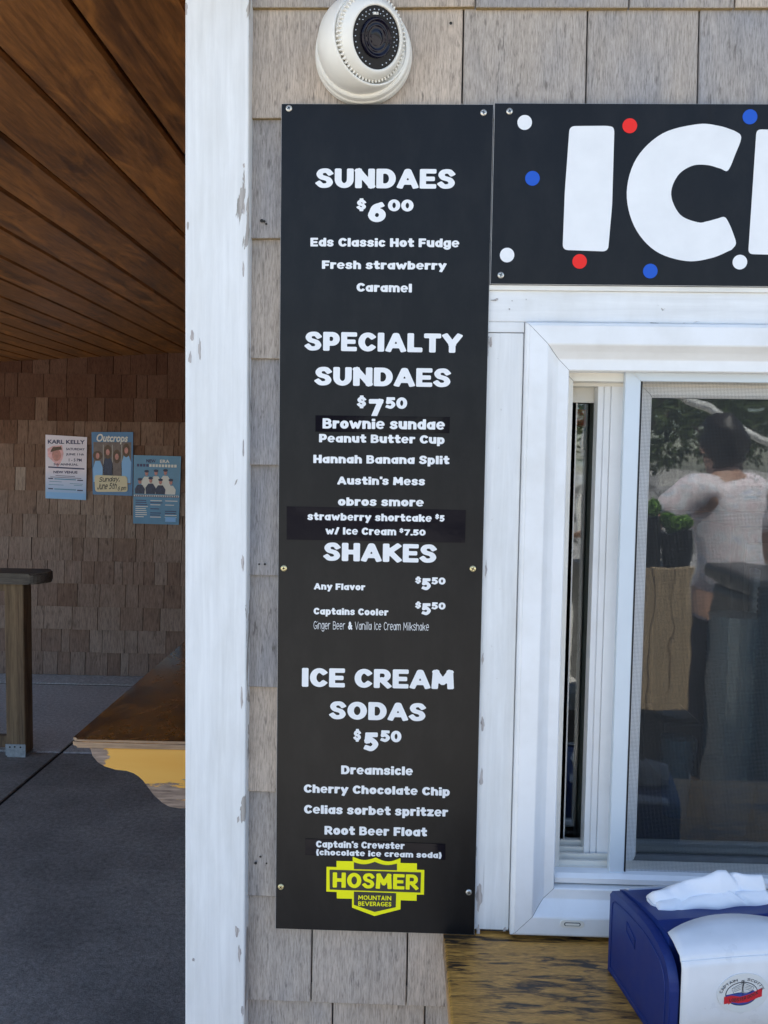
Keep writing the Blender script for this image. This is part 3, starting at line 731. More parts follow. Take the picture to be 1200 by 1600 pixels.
emb('HOSMER', 217, 946, 363, 384, 234, .150, .09)
emb('MOUNTAIN', 435, 716, 468, 474, 430, .105, .12)
emb('BEVERAGES', 435, 717, 519, 526, 482, .105, .12)

# stickers pasted over the board
def sticker(label, pts, lines, th=.0005):
    c = at(sum(p[0] for p in pts)/4, sum(p[1] for p in pts)/4, BY)
    root = thing('price_sticker', (c.x, BY, c.z), label, 'sticker')
    root['group'] = 'stickers pasted on the menu board'
    bm = bmesh.new(); P = [at(x, y, BY) for x, y in pts]
    prism(bm, [(p.x-c.x, p.z-c.z) for p in P], 'y', -.0007-th, -.0007)
    mk('backing', bm, 'sticker', root)
    for ln in lines:
        o = L(*ln, parent=root, Y=BY-.0007-th-.0003)
        for v in o.data.vertices: v.co -= Vector((c.x, BY, c.z))
sticker('small black strip reading Brownie Sundae above Peanut Butter Cup', [(493, 649), (703, 651.5), (702, 677), (493, 674.5)], [('Brownie sundae', 504, 695, 669.5, 671.5, 653.5)])
sticker('widest black sticker with strawberry shortcake prices above the word SHAKES', [(448, 791), (728, 796.8), (726.5, 848), (448, 843)],
        [('strawberry shortcake', 480.5, 674.5, 812.5, 815.5, 801), ('$', 680, 686, 810.5, 810.5, 804), ('5', 687, 694.5, 815, 815, 805), ('w/ Ice Cream', 508.7, 619, 835, 836.5, 823.5), ('$', 624, 630.5, 832, 832, 826), ('7.50', 631.5, 665, 836.5, 837, 827)])
sticker("lowest black sticker reading Captain's Crewster above the yellow emblem", [(477, 1310), (696, 1318.5), (696, 1343), (477, 1335.5)],
        [("Captain's Crewster", 493.7, 632, 1324, 1327, 1313.5), ('(chocolate ice cream soda)', 493.7, 690, 1336, 1341, 1327)])

# ================================================================== ICE SIGN
zs0 = AZ(900, 445, BY); zs1 = AZ(900, 161.5, BY); xs0 = (AX(772.8, 162, BY)+AX(766.2, 443, BY))/2
sg = thing('header_sign', (0, 0, 0), 'wide black sign with giant white ICE letters and coloured dots above the window', 'sign')
panel(sg, xs0, xs0+1.05, zs0, zs1)
LE = dict(cell=.016, hw=.175)
def solid(name, pts, mat, parent): return pxflat(name, pts, TY, mat, parent)
def rounded(pts, r, n=6):
    out = []; m = len(pts)
    for i in range(m):
        p = Vector(pts[i]); a = (Vector(pts[i-1])-p); b = (Vector(pts[(i+1) % m])-p)
        ra = min(r, a.length*.45); rb = min(r, b.length*.45); A = p+a.normalized()*ra; Bp = p+b.normalized()*rb
        for k in range(n+1):
            t = k/n; out.append(tuple(A*(1-t)**2+p*2*t*(1-t)+Bp*t*t))
    return out
solid('letter', rounded([(890, 197), (950, 196.5), (960, 199), (956.5, 320), (950, 393), (879, 390.5), (882.5, 300)], 9), 'letter', sg)
def Z(p): return (760+p[0]/2.727, 150+p[1]/2.727)
cout = cr([(1062, 150), (900, 120), (750, 160), (640, 265), (598, 410), (630, 555), (720, 660), (850, 703), (960, 690), (1045, 655)], 6)
cin = cr([(1030, 518), (960, 532), (900, 538), (825, 505), (787, 420), (815, 340), (875, 298), (940, 294), (1000, 310)], 6)
cend = [(1060, 640), (1062, 622), (1058, 600)]
clow = cr([(1045, 655), (1063, 630), (1055, 595), (1035, 545), (1015, 516), (985, 522)], 5)
cup_ = cr([(1000, 310), (1024, 320), (1040, 300), (1060, 250), (1083, 192), (1082, 165), (1055, 147)], 5)
cin2 = cr([(985, 522), (940, 534), (900, 538), (825, 505), (787, 420), (815, 340), (875, 298), (940, 294), (1000, 310)], 6)
cout2 = cr([(1055, 147), (990, 127), (900, 120), (750, 160), (640, 265), (598, 410), (630, 555), (720, 660), (850, 703), (960, 690), (1045, 655)], 6)
ring = cout2[:-1]+clow[:-1]+cin2[:-1]+cup_[:-1]
def tri_flat(name, pts, Y, mat, parent):
    from mathutils.geometry import tessellate_polygon
    P = [at(x, y, Y) for x, y in pts]; tr = tessellate_polygon([[Vector((p.x, p.z, 0)) for p in P]])
    me = bpy.data.meshes.new(name); me.from_pydata([p[:] for p in P], [], [list(t) for t in tr]); me.materials.append(M[mat]); return link(name, me, parent)
tri_flat('letter', [Z(p) for p in ring], TY, 'letter', sg)
E_ = [(1182, 202), (1292, 205), (1290, 254), (1237, 252), (1236, 276), (1280, 277), (1278, 322), (1233, 321), (1232, 349), (1288, 351), (1286, 400), (1169, 397)]
tri_flat('letter', rounded(E_, 8), TY, 'letter', sg)
for (x, y, m_) in ((819.8, 191.4, 'letter'), (831.9, 278.7, 'blue_dot'), (792.3, 398.6, 'letter'), (984, 196.6, 'red_dot'), (1171.8, 182.6, 'blue_dot'), (905.6, 408.5, 'red_dot'), (1016, 423.6, 'blue_dot'), (1156, 409.6, 'letter'), (1330, 230, 'red_dot'), (1345, 330, 'letter'), (1300, 425, 'blue_dot')):
    c = at(x, y, TY); bm = bmesh.new(); disc(bm, (c.x, c.z), 11*1.172/1280, TY-.0002, 36); mk('dot', bm, m_, sg, recalc=False)
for x, y in ((796, 174), (782.5, 430)): scr(sg, x, y, 'screw')

# ================================================================== WINDOW CASING AND WINDOW
cs = thing('window_casing', (0, 0, 0), 'white painted wooden casing boards round the serving window', 'window casing')
cx0 = (AX(765, 460, -.022)+AX(743, 1455, -.022))/2-.004
hz1 = AZ(800, 446, -.022); hz0 = AZ(790, 519, -.022)
o = box('head_board', (cx0, WX1+.11, -.022, .01, WZ1+.001, hz1-.006), 'head_paint', cs, .0015)
bm = bmesh.new(); prism(bm, [(-.0255, hz1-.007), (-.0255, hz1-.0005), (.01, hz1+.004), (.01, hz1-.007)], 'x', cx0-.001, WX1+.11); mk('drip_strip', bm, 'cream', cs)
o = box('head_ear', (cx0, WX0-.001, -.0225, .01, hz0, WZ1+.0005), 'head_paint', cs)
o = box('side_board', (cx0+.001, WX0-.001, -.0215, .01, WZ0+.001, hz0-.0008), 'jamb_paint', cs, .0012)
o = box('side_board', (WX1+.001, WX1+.11, -.0215, .01, WZ0, WZ1), 'jamb_paint', cs, .0012)
for (x, y, w, h) in ((746, 1400, 9, 55), (744.5, 1455, 6, 20), (752, 1130, 5, 26), (750, 1215, 5, 40), (757, 890, 3, 30), (764.5, 535, 4, 18), (752, 1030, 3, 20), (771, 452, 14, 4), (770, 469, 9, 2.4), (774, 467, 5, 3), (786, 1465-12, 4, 10)):
    x += 2.5; w *= 1.3; bm = bmesh.new(); p = at(x, y, -.0232); k = 1.177/1280; rn = random.Random(int(x*y)); pts = []
    for i in range(16):
        a = 2*math.pi*i/16; q = rn.uniform(.5, 1.1); pts.append((math.cos(a)*w/2*k*q, math.sin(a)*h/2*k*q))
    pts = [(max(px_, cx0+.002-p.x), pz) for px_, pz in pts]
    prism(bm, pts, 'y', 0, .0004); o = mk('bare_patch', bm, 'bare', cs); o.location = (p.x, -.0231 if y < 519 else -.0221, p.z)

for (x, y, r) in ((778, 560, .8), (783, 640, 1.0), (779, 700, .9), (769, 812, 1.1), (781, 920, .9), (768, 1010, 1.0), (776, 1060, .8), (762, 1085, .8), (800, 470, .7), (796, 483, 1.1), (822, 468, .6)):
    p = at(x, y, -.0225); bm = bmesh.new(); lathe(bm, [(r/1000, 0), (r/1400, -.0006), (0, -.0008)], (0, -1, 0), (0, 0, 0), 10); o = mk('nail_hole', bm, 'bare', cs); o.location = (p.x, -.0229 if y < 519 else -.0218, p.z)
wn = thing('serving_window', (0, 0, 0), 'white vinyl sliding serving window with an insect screen', 'window')
PROF = [(0, .0), (0, -.030), (.002, -.0335), (.005, -.035), (.0055, -.0365), (.030, -.0365), (.032, -.0355), (.040, -.026), (.0485, -.018), (.050, -.0172), (.064, -.0172), (.0655, -.0155), (.0655, .012)]
def framed(names, x0, x1, z0, z1, prof, mat, parent, zbot_prof=None, skip=()):
    """four mitred members of a frame"""
    sides = {'l': lambda o: ((x0+o, z0+o), (x0+o, z1-o)), 't': lambda o: ((x0+o, z1-o), (x1-o, z1-o)), 'r': lambda o: ((x1-o, z1-o), (x1-o, z0+o)), 'b': lambda o: ((x1-o, z0+o), (x0+o, z0+o))}
    for s, nm in zip('ltrb', names):
        if s in skip: continue
        bm = bmesh.new(); rows = []
        for o, y in prof:
            a, b = sides[s](o); rows.append((bm.verts.new((a[0], y, a[1])), bm.verts.new((b[0], y, b[1]))))
        for (a, b), (c, d) in zip(rows[:-1], rows[1:]): bm.faces.new((a, b, d, c))
        ob = mk(nm, bm, mat, parent, recalc=False)
        # shrink a hair at the mitres so that the joint shows
        for v in ob.data.vertices:
            if s in 'lr': v.co.z += .00035*(1 if v.co.z < (z0+z1)/2 else -1)
            else: v.co.x += .00035*(1 if v.co.x < (x0+x1)/2 else -1)
framed(['jamb', 'head', 'jamb', 'sill'], WX0, WX1, WZ0, WZ1, PROF, 'vinyl', wn)
framed(['liner']*4, WX0+.0655, WX1-.0655, WZ0+.0655, WZ1-.0655, [(-.003, .012), (.0, .0118), (.0115, .012), (.012, .014), (.012, .040), (.0165, .041), (.0165, .118)], 'cream', wn)
bm = bmesh.new()                                       # dark backing behind the mitres, inside the frame body
for b in ((WX0+.002, WX0+.06, .0005, .05, WZ0, WZ1), (WX1-.06, WX1-.002, .0005, .05, WZ0, WZ1)): B(bm, *b)
mk('frame_core', bm, 'gasket', wn)
ix0, ix1, iz0, iz1 = WX0+.082, WX1-.082, WZ0+.082, WZ1-.082
M['dark_rail'] = simple('shade_toned_lower_rail', (0.10, 0.11, 0.115), 0.5, var=.2, scale=30)  # dark grey carries the shadow lying on the white lower rail
def sash(x0, x1, z0, z1, Y, st, rail, mat, glassname='pane', low=None):
    prof = [(0, Y+.026), (0, Y), (.0075, Y), (.0075, Y+.0022), (.0095, Y+.0022), (.0095, Y-.001), (.0175, Y-.001), (.0175, Y+.0022), (.0195, Y+.0022), (.0195, Y-.001), (st-.004, Y-.001), (st, Y+.004), (st, Y+.012)]
    framed(['stile', 'rail', 'stile', 'rail'], x0, x1, z0, z1, prof, mat, wn, skip='b' if low else '')
    if low: framed(['stile', 'rail', 'stile', 'rail'], x0, x1, z0, z1, prof, low, wn, skip='ltr')
    bm = bmesh.new(); B(bm, x0+st-.002, x1-st+.002, Y+.010, Y+.013, z0+st-.002, z1-st+.002); mk(glassname, bm, 'glass', wn)
# rear fixed sash (seen through the slit), front sliding sash behind the screen
sx = AX(925, 900, .045)
sash(ix0-.004, sx+.06, iz0-.004, iz1+.004, .078, .012, .012, 'cream')
bm = bmesh.new(); B(bm, ix0-.004, sx+.05, .070, .079, iz1-.022, iz1+.004); mk('rail', bm, 'cream', wn)
SX1 = WX1-.068
ST = AX(1009, 900, .045)-sx
sash(sx, SX1+.05, iz0-.040-(ST-.047), iz1+.032+(ST-.047), .042, ST, .03, 'vinyl', low='dark_rail')
# bottom track: rounded bead and stepped tracks
tx1 = AX(950, 1400, .0)
bm = bmesh.new(); prism(bm, [(.011, WZ0+.066), (-.004, WZ0+.067), (-.010, WZ0+.071), (-.010, WZ0+.078), (-.004, WZ0+.083), (.011, WZ0+.084)], 'x', WX0+.0672, SX1); mk('bead', bm, 'vinyl', wn, smooth=False)
bm = bmesh.new()
for k in range(4): B(bm, ix0-.004, sx+.05, .020+k*.014, .024+k*.014, WZ0+.078, WZ0+.090+.004*k)
B(bm, ix0-.004, SX1, .013, .11, WZ0+.076, WZ0+.0825)
mk('track', bm, 'cream', wn)
# weep hole cover
c = at(894, 1443.5, -.037); wc = thing('x', (0, 0, 0), None, None); bpy.data.objects.remove(wc)
bm = bmesh.new()
def pill(hx, hz, n=10):
    return [(hx-hz+hz*math.cos(a), hz*math.sin(a)) for a in [(-math.pi/2+math.pi*i/n) for i in range(n+1)]]+[(-(hx-hz)+hz*math.cos(a), hz*math.sin(a)) for a in [(math.pi/2+math.pi*i/n) for i in range(n+1)]]
prism(bm, pill(.0175, .0055), 'y', -.0016, .002); o = mk('weep_cover', bm, 'cream', wn); o.location = (c.x, -.0365, c.z)
bm = bmesh.new(); prism(bm, pill(.012, .0026), 'y', -.0021, -.0014); o2 = mk('weep_slot', bm, 'gasket2' if 'gasket2' in M else 'grey_bar', o)
bm = bmesh.new(); prism(bm, pill(.0105, .0016), 'y', -.0026, -.0019); mk('weep_flap', bm, 'cream', o)

# insect screen
FY = .0
scn = thing('insect_screen', (0, 0, 0), 'framed insect screen with black spline over the sliding sash', 'window screen')
fx0 = (AX(981, 580, FY)+AX(947, 1400, FY))/2; fx1 = SX1+.001; fz1 = AZ(1050, 571.8, FY); fz0 = AZ(955, 1416, FY)
fwid = AX(1004, 900, FY)-AX(980, 900, FY)
framed(['stile', 'rail', 'stile', 'rail'], fx0, fx1, fz0, fz1, [(0, FY+.011), (0, FY+.0008), (.0008, FY), (fwid-.001, FY), (fwid, FY+.001), (fwid, FY+.006)], 'alu', scn)
framed(['spline']*4, fx0+fwid-.0002, fx1-fwid+.0002, fz0+fwid*.6, fz1-fwid*.62+.0, [(0, FY+.0035), (.0035, FY+.0030), (.0035, FY+.006)], 'gasket', scn)
gx0, gx1, gz0, gz1 = fx0+fwid+.002, fx1-fwid-.002, fz0+fwid*.6+.002, fz1-fwid*.62-.002
V = []; F = []
pitch = .0020; hwid = .00014
x = gx0
while x < gx1:
    b = len(V); V += [(x-hwid, FY+.006, gz0), (x+hwid, FY+.006, gz0), (x+hwid, FY+.006, gz1), (x-hwid, FY+.006, gz1)]; F.append((b, b+1, b+2, b+3)); x += pitch
z = gz0
while z < gz1:
    b = len(V); V += [(gx0, FY+.0063, z-hwid), (gx1, FY+.0063, z-hwid), (gx1, FY+.0063, z+hwid), (gx0, FY+.0063, z+hwid)]; F.append((b, b+1, b+2, b+3)); z += pitch
me = bpy.data.meshes.new('mesh'); me.from_pydata(V, [], F); me.materials.append(M['wire']); tag(link('mesh', me, scn), kind='stuff')

# ================================================================== ROOM BEHIND THE WINDOW
rm = thing('room', (1.2, 1.8, 0), 'dim room seen through the serving window', 'room')
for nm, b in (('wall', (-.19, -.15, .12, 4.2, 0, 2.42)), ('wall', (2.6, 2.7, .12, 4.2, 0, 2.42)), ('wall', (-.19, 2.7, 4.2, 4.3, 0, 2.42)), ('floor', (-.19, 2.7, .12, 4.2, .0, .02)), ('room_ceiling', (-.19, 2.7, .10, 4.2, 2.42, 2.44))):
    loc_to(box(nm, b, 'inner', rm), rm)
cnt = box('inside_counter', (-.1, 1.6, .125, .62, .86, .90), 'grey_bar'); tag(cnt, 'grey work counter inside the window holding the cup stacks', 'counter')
def cups(x, y, n, r, label, z0=.901):
    t = thing('cup_stack', (x, y, z0), label, 'cup stack', 0, 'cup stacks inside the window'); bm = bmesh.new(); prof = [(r*.72, 0)]
    for i in range(n):
        z = .09+i*.0105; prof += [(r*.96, z), (r, z+.001), (r, z+.004), (r*.96, z+.005)]
    lathe(bm, prof+[(0, .09+n*.0105)], (0, 0, 1), (0, 0, 0), 32); mk('cups', bm, 'cup', t, smooth=False)
cups(AX(1138, 1200, .24), .24, 29, .046, 'tall stack of clear plastic cups just inside the window')
cups(AX(1215, 1200, .26), .26, 33, .046, 'second tall cup stack standing right of the first')
cups(AX(1053, 1290, .30), .30, 6, .030, 'short stack of small cups inside the window')
def appliance(name, b, label, cat, mat='inner_dark'):
    t = thing(name, ((b[0]+b[1])/2, (b[2]+b[3])/2, b[4]), label, cat)
    bm = bmesh.new(); B(bm, *b, .006, 0, 2); o = mk('housing', bm, mat, t); loc_to(o, t)
    bm = bmesh.new(); B(bm, b[0]+.03, b[1]-.03, b[2]-.006, b[2]-.001, b[4]+.05, b[5]-.04, .003); o = mk('front_panel', bm, 'grey_bar', t); loc_to(o, t)
    bm = bmesh.new(); B(bm, b[0]+.04, b[0]+.06, b[2]-.03, b[2]-.007, b[4]+.1, b[5]-.1, .004); o = mk('handle', bm, 'steel', t); loc_to(o, t)
appliance('freezer', (AX(1142, 900, .8), AX(1142, 900, .8)+.7, .8, 1.4, .02, AZ(1160, 822, .8)), 'black freezer standing in the dim room', 'freezer')
appliance('soda_fountain', (AX(1010, 1200, .5)+.02, AX(1100, 1200, .5)-.02, .46, .60, .901, AZ(1050, 1120, .5)), 'black soda fountain on the inside counter', 'soda fountain')
# things in the narrow slit
t = thing('striped_carton', (AX(913, 640, .30), .30, 0), 'white, blue and red striped carton on a shelf behind the slit', 'carton')
zz = [AZ(913, p, .30) for p in (600, 630, 640, 665)]
for nm, a, b, mm in (('white_band', zz[1], zz[0], 'letter'), ('blue_band', zz[2], zz[1], 'blue_dot'), ('red_band', zz[3], zz[2], 'red_dot')):
    bm = bmesh.new(); B(bm, -.05, .014, 0, .06, a, b); mk(nm, bm, mm, t)
sh = box('inner_shelf', (-.14, .27, .29, .45, zz[3]-.014, zz[3]-.002), 'grey_bar'); tag(sh, 'thin grey shelf behind the window slit', 'shelf')
bm = bmesh.new(); pz = AZ(915, 730, .3)
t = thing('metal_canister', (AX(905, 720, .3), .33, pz-.05), 'shiny steel canister behind the window slit', 'canister')
lathe(bm, [(0, 0), (.03, 0), (.032, .03), (.028, .035), (.032, .04), (.032, .07), (.01, .085), (0, .085)], n=24); mk('can', bm, 'screw', t, smooth=True)
bm = bmesh.new(); lathe(bm, [(.034, .068), (.035, .072), (.034, .076)], n=24); mk('lid_rim', bm, 'steel', t)
sh = box('inner_shelf', (-.14, .27, .29, .45, pz-.064, pz-.052), 'grey_bar'); tag(sh, 'lower thin grey shelf holding the steel canister', 'shelf')
M['upright'] = simple('grey_upright', (0.30, 0.30, 0.275), 0.5)
ub = box('upright_panel', (AX(912, 900, .16), AX(931, 900, .16), .15, .18, .901, 2.3), 'upright'); tag(ub, 'narrow grey upright board just inside the window slit', 'board')

# ================================================================== COUNTER
ZC = AZ(800, 1468, -.037)
COX = AX(693.5, 1466, -.037)
ct = thing('serving_counter', (.7, -.2, ZC), 'weathered varnished wooden serving counter below the window', 'counter')
o = box('counter_top', (COX, 2.4, -.50, -.0385, ZC-.032, ZC), 'counter', ct, .004, 2); loc_to(o, ct)
o = box('counter_back', (COX, 2.4, -.0382, -.013, ZC-.032, ZC-.002), 'counter', ct); loc_to(o, ct)
for x in (COX+.12, 1.2, 2.2):
    bm = bmesh.new(); prism(bm, [(-.014, ZC-.033), (-.42, ZC-.033), (-.40, ZC-.07), (-.30, ZC-.11), (-.2, ZC-.13), (-.14, ZC-.2), (-.08, ZC-.3), (-.014, ZC-.32)], 'x', x, x+.035); o = mk('bracket', bm, 'bracket', ct); o.location = -ct.location

# ================================================================== NAPKIN DISPENSER
KS = (ZC-CAM.z)/-.699
nd = thing('napkin_dispenser', (.3035*KS+.0125, -1.2+.929*KS-.002, ZC), 'navy napkin dispenser with white faceplate on the serving counter', 'napkin dispenser', R_(9.1))
nd.scale = (KS, KS, KS*.965)
DW, DL, DH = .192, .175, .140
SP = cr([(0, .088), (.003, .102), (.012, .117), (.030, .127), (.066, .133), (.12, .129), (.160, .122), (.171, .118), (.175, .108)], 4)
def side_prof(ins=0.0):
    if not ins: return [(0, 0)]+SP+[(DL, 0)]
    cy_, cz_ = DL/2, .06
    return [(ins, ins)]+[(cy_+(y-cy_)*(1-ins/cy_), cz_+(z-cz_)*(1-ins/cz_)) for y, z in SP]+[(DL-ins, ins)]
def cheek(x0, x1, name='side_panel'):
    bm = bmesh.new(); prism(bm, side_prof(), 'x', x0, x1)
    e = [e for e in bm.edges if abs(e.verts[0].co.x-e.verts[1].co.x) < 1e-6]
    bmesh.ops.bevel(bm, geom=e, offset=.0016, segments=2, affect='EDGES'); return mk(name, bm, 'blue', nd)
cheek(0, .012); cheek(DW-.012, DW)
# raised rib and slot on the left cheek
sp_ = cheek  # keep
bm = bmesh.new(); P = side_prof(.010)
tube(bm, [(-.0002, p[0], p[1]) for p in P]+[(-.0002, P[0][0], P[0][1])], .0009, 6, False); mk('rib', bm, 'blue', nd)
bm = bmesh.new(); tube(bm, [(-.0003, .118, .105), (-.0003, .118, .092), (-.0003, .093, .083), (-.0003, .093, .096), (-.0003, .118, .105)], .0009, 6, False); mk('latch', bm, 'blue', nd)
# blue top between the cheeks, with an oval slot rim
bm = bmesh.new(); prism(bm, [(.030, DH-.003), (.06, DH+.0015), (.11, DH-.004), (DL-.018, DH-.014), (DL-.004, DH-.020), (DL-.004, .004), (.03, .004)], 'x', .0125, DW-.0125); mk('top_cover', bm, 'blue', nd)
bm = bmesh.new(); prism(bm, [(DL-.016, DH-.0125), (DL-.004, DH-.0175), (DL-.0035, DH-.022), (DL-.016, DH-.018)], 'x', .02, DW-.02); mk('rear_lip', bm, 'plate', nd)
# faceplate: wraps from the top down over the front, its top edge arched
bm = bmesh.new(); rows = []; NXP = 16
prf = [(-.001, .0), (-.001, .06), (-.0012, .117), (.0000, .1225), (.0025, .1245), (.0028, .1262), (.0045, .1300), (.012, .1370), (.022, .1415), (.034, .1440)]
for i in range(NXP+1):
    s = i/NXP; x = .0130+(DW-.026)*s; ar = math.sin(math.pi*s); arch = .022*ar
    rows.append([bm.verts.new((x, y+arch*(.0 if k < 7 else (k-6)/3), z+(.0015*ar if k >= 4 else 0)-(.004*abs(2*s-1)**6 if k > 6 else 0))) for k, (y, z) in enumerate(prf)])
for a, b in zip(rows[:-1], rows[1:]):
    for k in range(len(prf)-1): bm.faces.new((a[k], b[k], b[k+1], a[k+1]))
fp = mk('faceplate', bm, 'plate', nd, smooth=True)
sol = fp.modifiers.new('thickness', 'SOLIDIFY'); sol.thickness = .0016; sol.offset = 1
bm = bmesh.new(); tube(bm, [(.0135+(DW-.027)*i/16, .0005, .1240+.0013*math.sin(math.pi*i/16)) for i in range(17)], .0013, 6); mk('fold_line', bm, 'plate', nd)
# slot rim and napkins (the napkins lie in the dispenser: a thing of their own)
def ringpts(cx, cy, rx, ry, n=40):
    out = []
    for i in range(n+1):
        a = 2*math.pi*i/n; ca, sa = math.cos(a), math.sin(a)
        out.append((cx+rx*math.copysign(abs(ca)**.7, ca), cy+ry*math.copysign(abs(sa)**.9, sa)-.004*math.cos(2*a)*(1 if sa < 0 else 0)))
    return out
bm = bmesh.new(); tube(bm, [(x, y, DH-.002-.15*max(0, y-.11)) for x, y in ringpts(.100, .108, .076, .021)], .0018, 8, False); mk('slot_rim', bm, 'plate', nd)
bm = bmesh.new(); pts = ringpts(.100, .108, .0745, .0195)[:-1]; bm.faces.new([bm.verts.new((x, y, DH-.0018-.15*max(0, y-.11))) for x, y in pts]); mk('slot', bm, 'recess', nd)
npk = thing('napkins', nd.matrix_world @ Vector((0, 0, 0)), 'folded white paper napkins sticking out of the blue dispenser', 'napkins', R_(9.1)); npk.location = nd.location; npk.scale = nd.scale
def napkin(off, hgt, ph, name='napkin', k0=0.0):
    bm = bmesh.new(); NU, NV = 64, 16; g_ = []; rn = random.Random(int(ph*10))
    cre = [(rn.uniform(.1, .9), rn.uniform(-.5, .5), rn.uniform(.001, .002), rn.uniform(.03, .07)) for _ in range(4)]+[(.70, -.25, .005, .035)]
    for i in range(NU+1):
        u = i/NU; x = .026+.152*u; row = []
        env = (.30+.70*min(1, u/.58)**1.15) if u < .58 else 1-.30*((u-.58)/.42)
        if u < .03: env *= .55+.45*u/.03
        for j in range(NV+1):
            v = j/NV; a = math.pi*v
            tri = 1-abs(2*v-1)                                    # a folded sheet: nearly straight flanks, tight crest
            sh_ = .55*tri+.45*math.sin(a)**.7
            y = .108+off-(.0175*math.cos(a))*(.75+.25*(1-abs(2*u-1)))-.008*env*sh_
            z = DH-.004+hgt*env*sh_+.004*math.sin(a)
            for cu, sl, dp, wd in cre:
                d = abs(u-cu-sl*(v-.5))/wd
                if d < 1: z -= dp*(1-d)*math.sin(a); y += dp*.8*(1-d)*math.sin(a)
            w = .0016*math.sin(17*u+5*v+ph)
            row.append(bm.verts.new((x+.004*v*(1-u)*k0, y+w, max(z+w*.3, DH-.006))))
        g_.append(row)
    for a, b in zip(g_[:-1], g_[1:]):
        for j in range(NV): bm.faces.new((a[j], b[j], b[j+1], a[j+1]))
    for e in (g_[0], g_[-1]):
        try: bm.faces.new(e)
        except ValueError: pass
    o = mk(name, bm, 'paper', npk, smooth=True)
    return o
napkin(.001, .040, .4); napkin(-.010, .017, 2.1, k0=1.0)
# oval label on the faceplate
lb = thing('oval_label', nd.location, "oval dock restaurant label with a lobster emblem and red ribbon on the dispenser", 'label', R_(9.1)); lb.scale = nd.scale
cxl, czl, rxl, rzl = .090, .083, .0325, .0245
g = NT('label_paper'); g.P(Base_Color=(0.66, 0.68, 0.68), Roughness=0.5); M['label_paper'] = g.m
M['ink'] = simple('black_ink', (0.02, 0.02, 0.03), 0.6); M['label_red'] = simple('label_red', (0.55, 0.015, 0.03), 0.5); M['label_blue'] = simple('label_blue', (0.03, 0.06, 0.28), 0.5)
LYY = -.0032
def ell(name, cx, cz, rx, rz_, Y, mat, parent, a0=0, a1=360):
    n = 48; bm = bmesh.new(); bm.faces.new([bm.verts.new((cx+rx*math.cos(R_(a0+(a1-a0)*i/n)), Y, cz+rz_*math.sin(R_(a0+(a1-a0)*i/n)))) for i in range(n)]); return mk(name, bm, mat, parent, recalc=False)
bm = bmesh.new(); prism(bm, [(cxl+rxl*math.cos(2*math.pi*i/48), czl+rzl*math.sin(2*math.pi*i/48)) for i in range(48)], 'y', LYY-.0006, LYY+.0003); mk('backing', bm, 'label_paper', lb)
Y1 = LYY-.0008
ell('oval_line', cxl-.002, czl-.001, .0205, .0150, Y1, 'ink', lb)
ell('oval_field', cxl-.002, czl-.001, .0195, .0140, Y1-.0001, 'label_paper', lb)
flat('water', [(cxl-.002+.0195*math.cos(a), czl-.001+.0140*math.sin(a)) for a in [math.pi+math.pi*i/20 for i in range(21)]]+[(cxl+.012, czl+.003), (cxl+.004, czl-.0005), (cxl-.006, czl+.001)], Y1-.0002, 'label_blue', lb)
flat('ribbon', [(cxl-.024, czl-.0035), (cxl-.015, czl-.002), (cxl-.004, czl-.0045), (cxl+.008, czl-.002), (cxl+.019, czl+.003), (cxl+.0235, czl+.0045), (cxl+.0235, czl-.006), (cxl+.018, czl-.0075), (cxl+.006, czl-.012), (cxl-.006, czl-.0125), (cxl-.014, czl-.0105), (cxl-.0185, czl-.0135), (cxl-.0185, czl-.0118), (cxl-.024, czl-.0125)], Y1-.0003, 'label_red', lb)
w, V, F = lay('LOBSTER DOCK', .12, .06, .12, .4)
V2 = [(cxl-.0175+x/w*.036, Y1-.0004, czl-.0098+.0042*y+.0075*(x/w)-.003*math.sin(math.pi*x/w)) for x, y in V]
me = bpy.data.meshes.new('lettering'); me.from_pydata(V2, [], F); me.materials.append(M['ink']); link('lettering', me, lb)
for txt, a0, a1 in (('CAPTAIN', 168, 103), ("SCOTT'S", 77, 14)):
    w, V, F = lay(txt, .075, .05, .14, .4); V2 = []
    for x, y in V:
        a = R_(a0+(a1-a0)*x/w); rr = 1+.17*(y+.15); V2.append((cxl-.002+.0245*math.cos(a)*rr, Y1-.0004, czl-.002+.0175*math.sin(a)*rr))
    me = bpy.data.meshes.new('lettering'); me.from_pydata(V2, [], F); me.materials.append(M['ink']); link('lettering', me, lb)
# drawn lobster-and-sails emblem
bm = bmesh.new()
def stroke(pts, r=.00025): tube(bm, [(cxl+a, Y1-.0004, czl+b) for a, b in pts], r, 4)
for s in (-1, 1):
    stroke([(s*.0012-.001, .0125), (s*.014-.001, .0065), (s*.011-.001, .0000), (s*.001-.001, .001), (s*.0012-.001, .0125)])
    for k in range(3): stroke([(s*.003-.001, .009-.002*k), (s*.0115-.001, .0062-.002*k)], .00018)
stroke([(-.001, .016), (-.0005, .011), (-.0016, .006), (-.0006, .000), (-.001, -.003)], .0004)
for s in (-1, 1): stroke([(-.001, .0125), (s*.002-.001, .015), (s*.0008-.001, .0165)], .0003)
mk('line_drawing', bm, 'ink', lb)

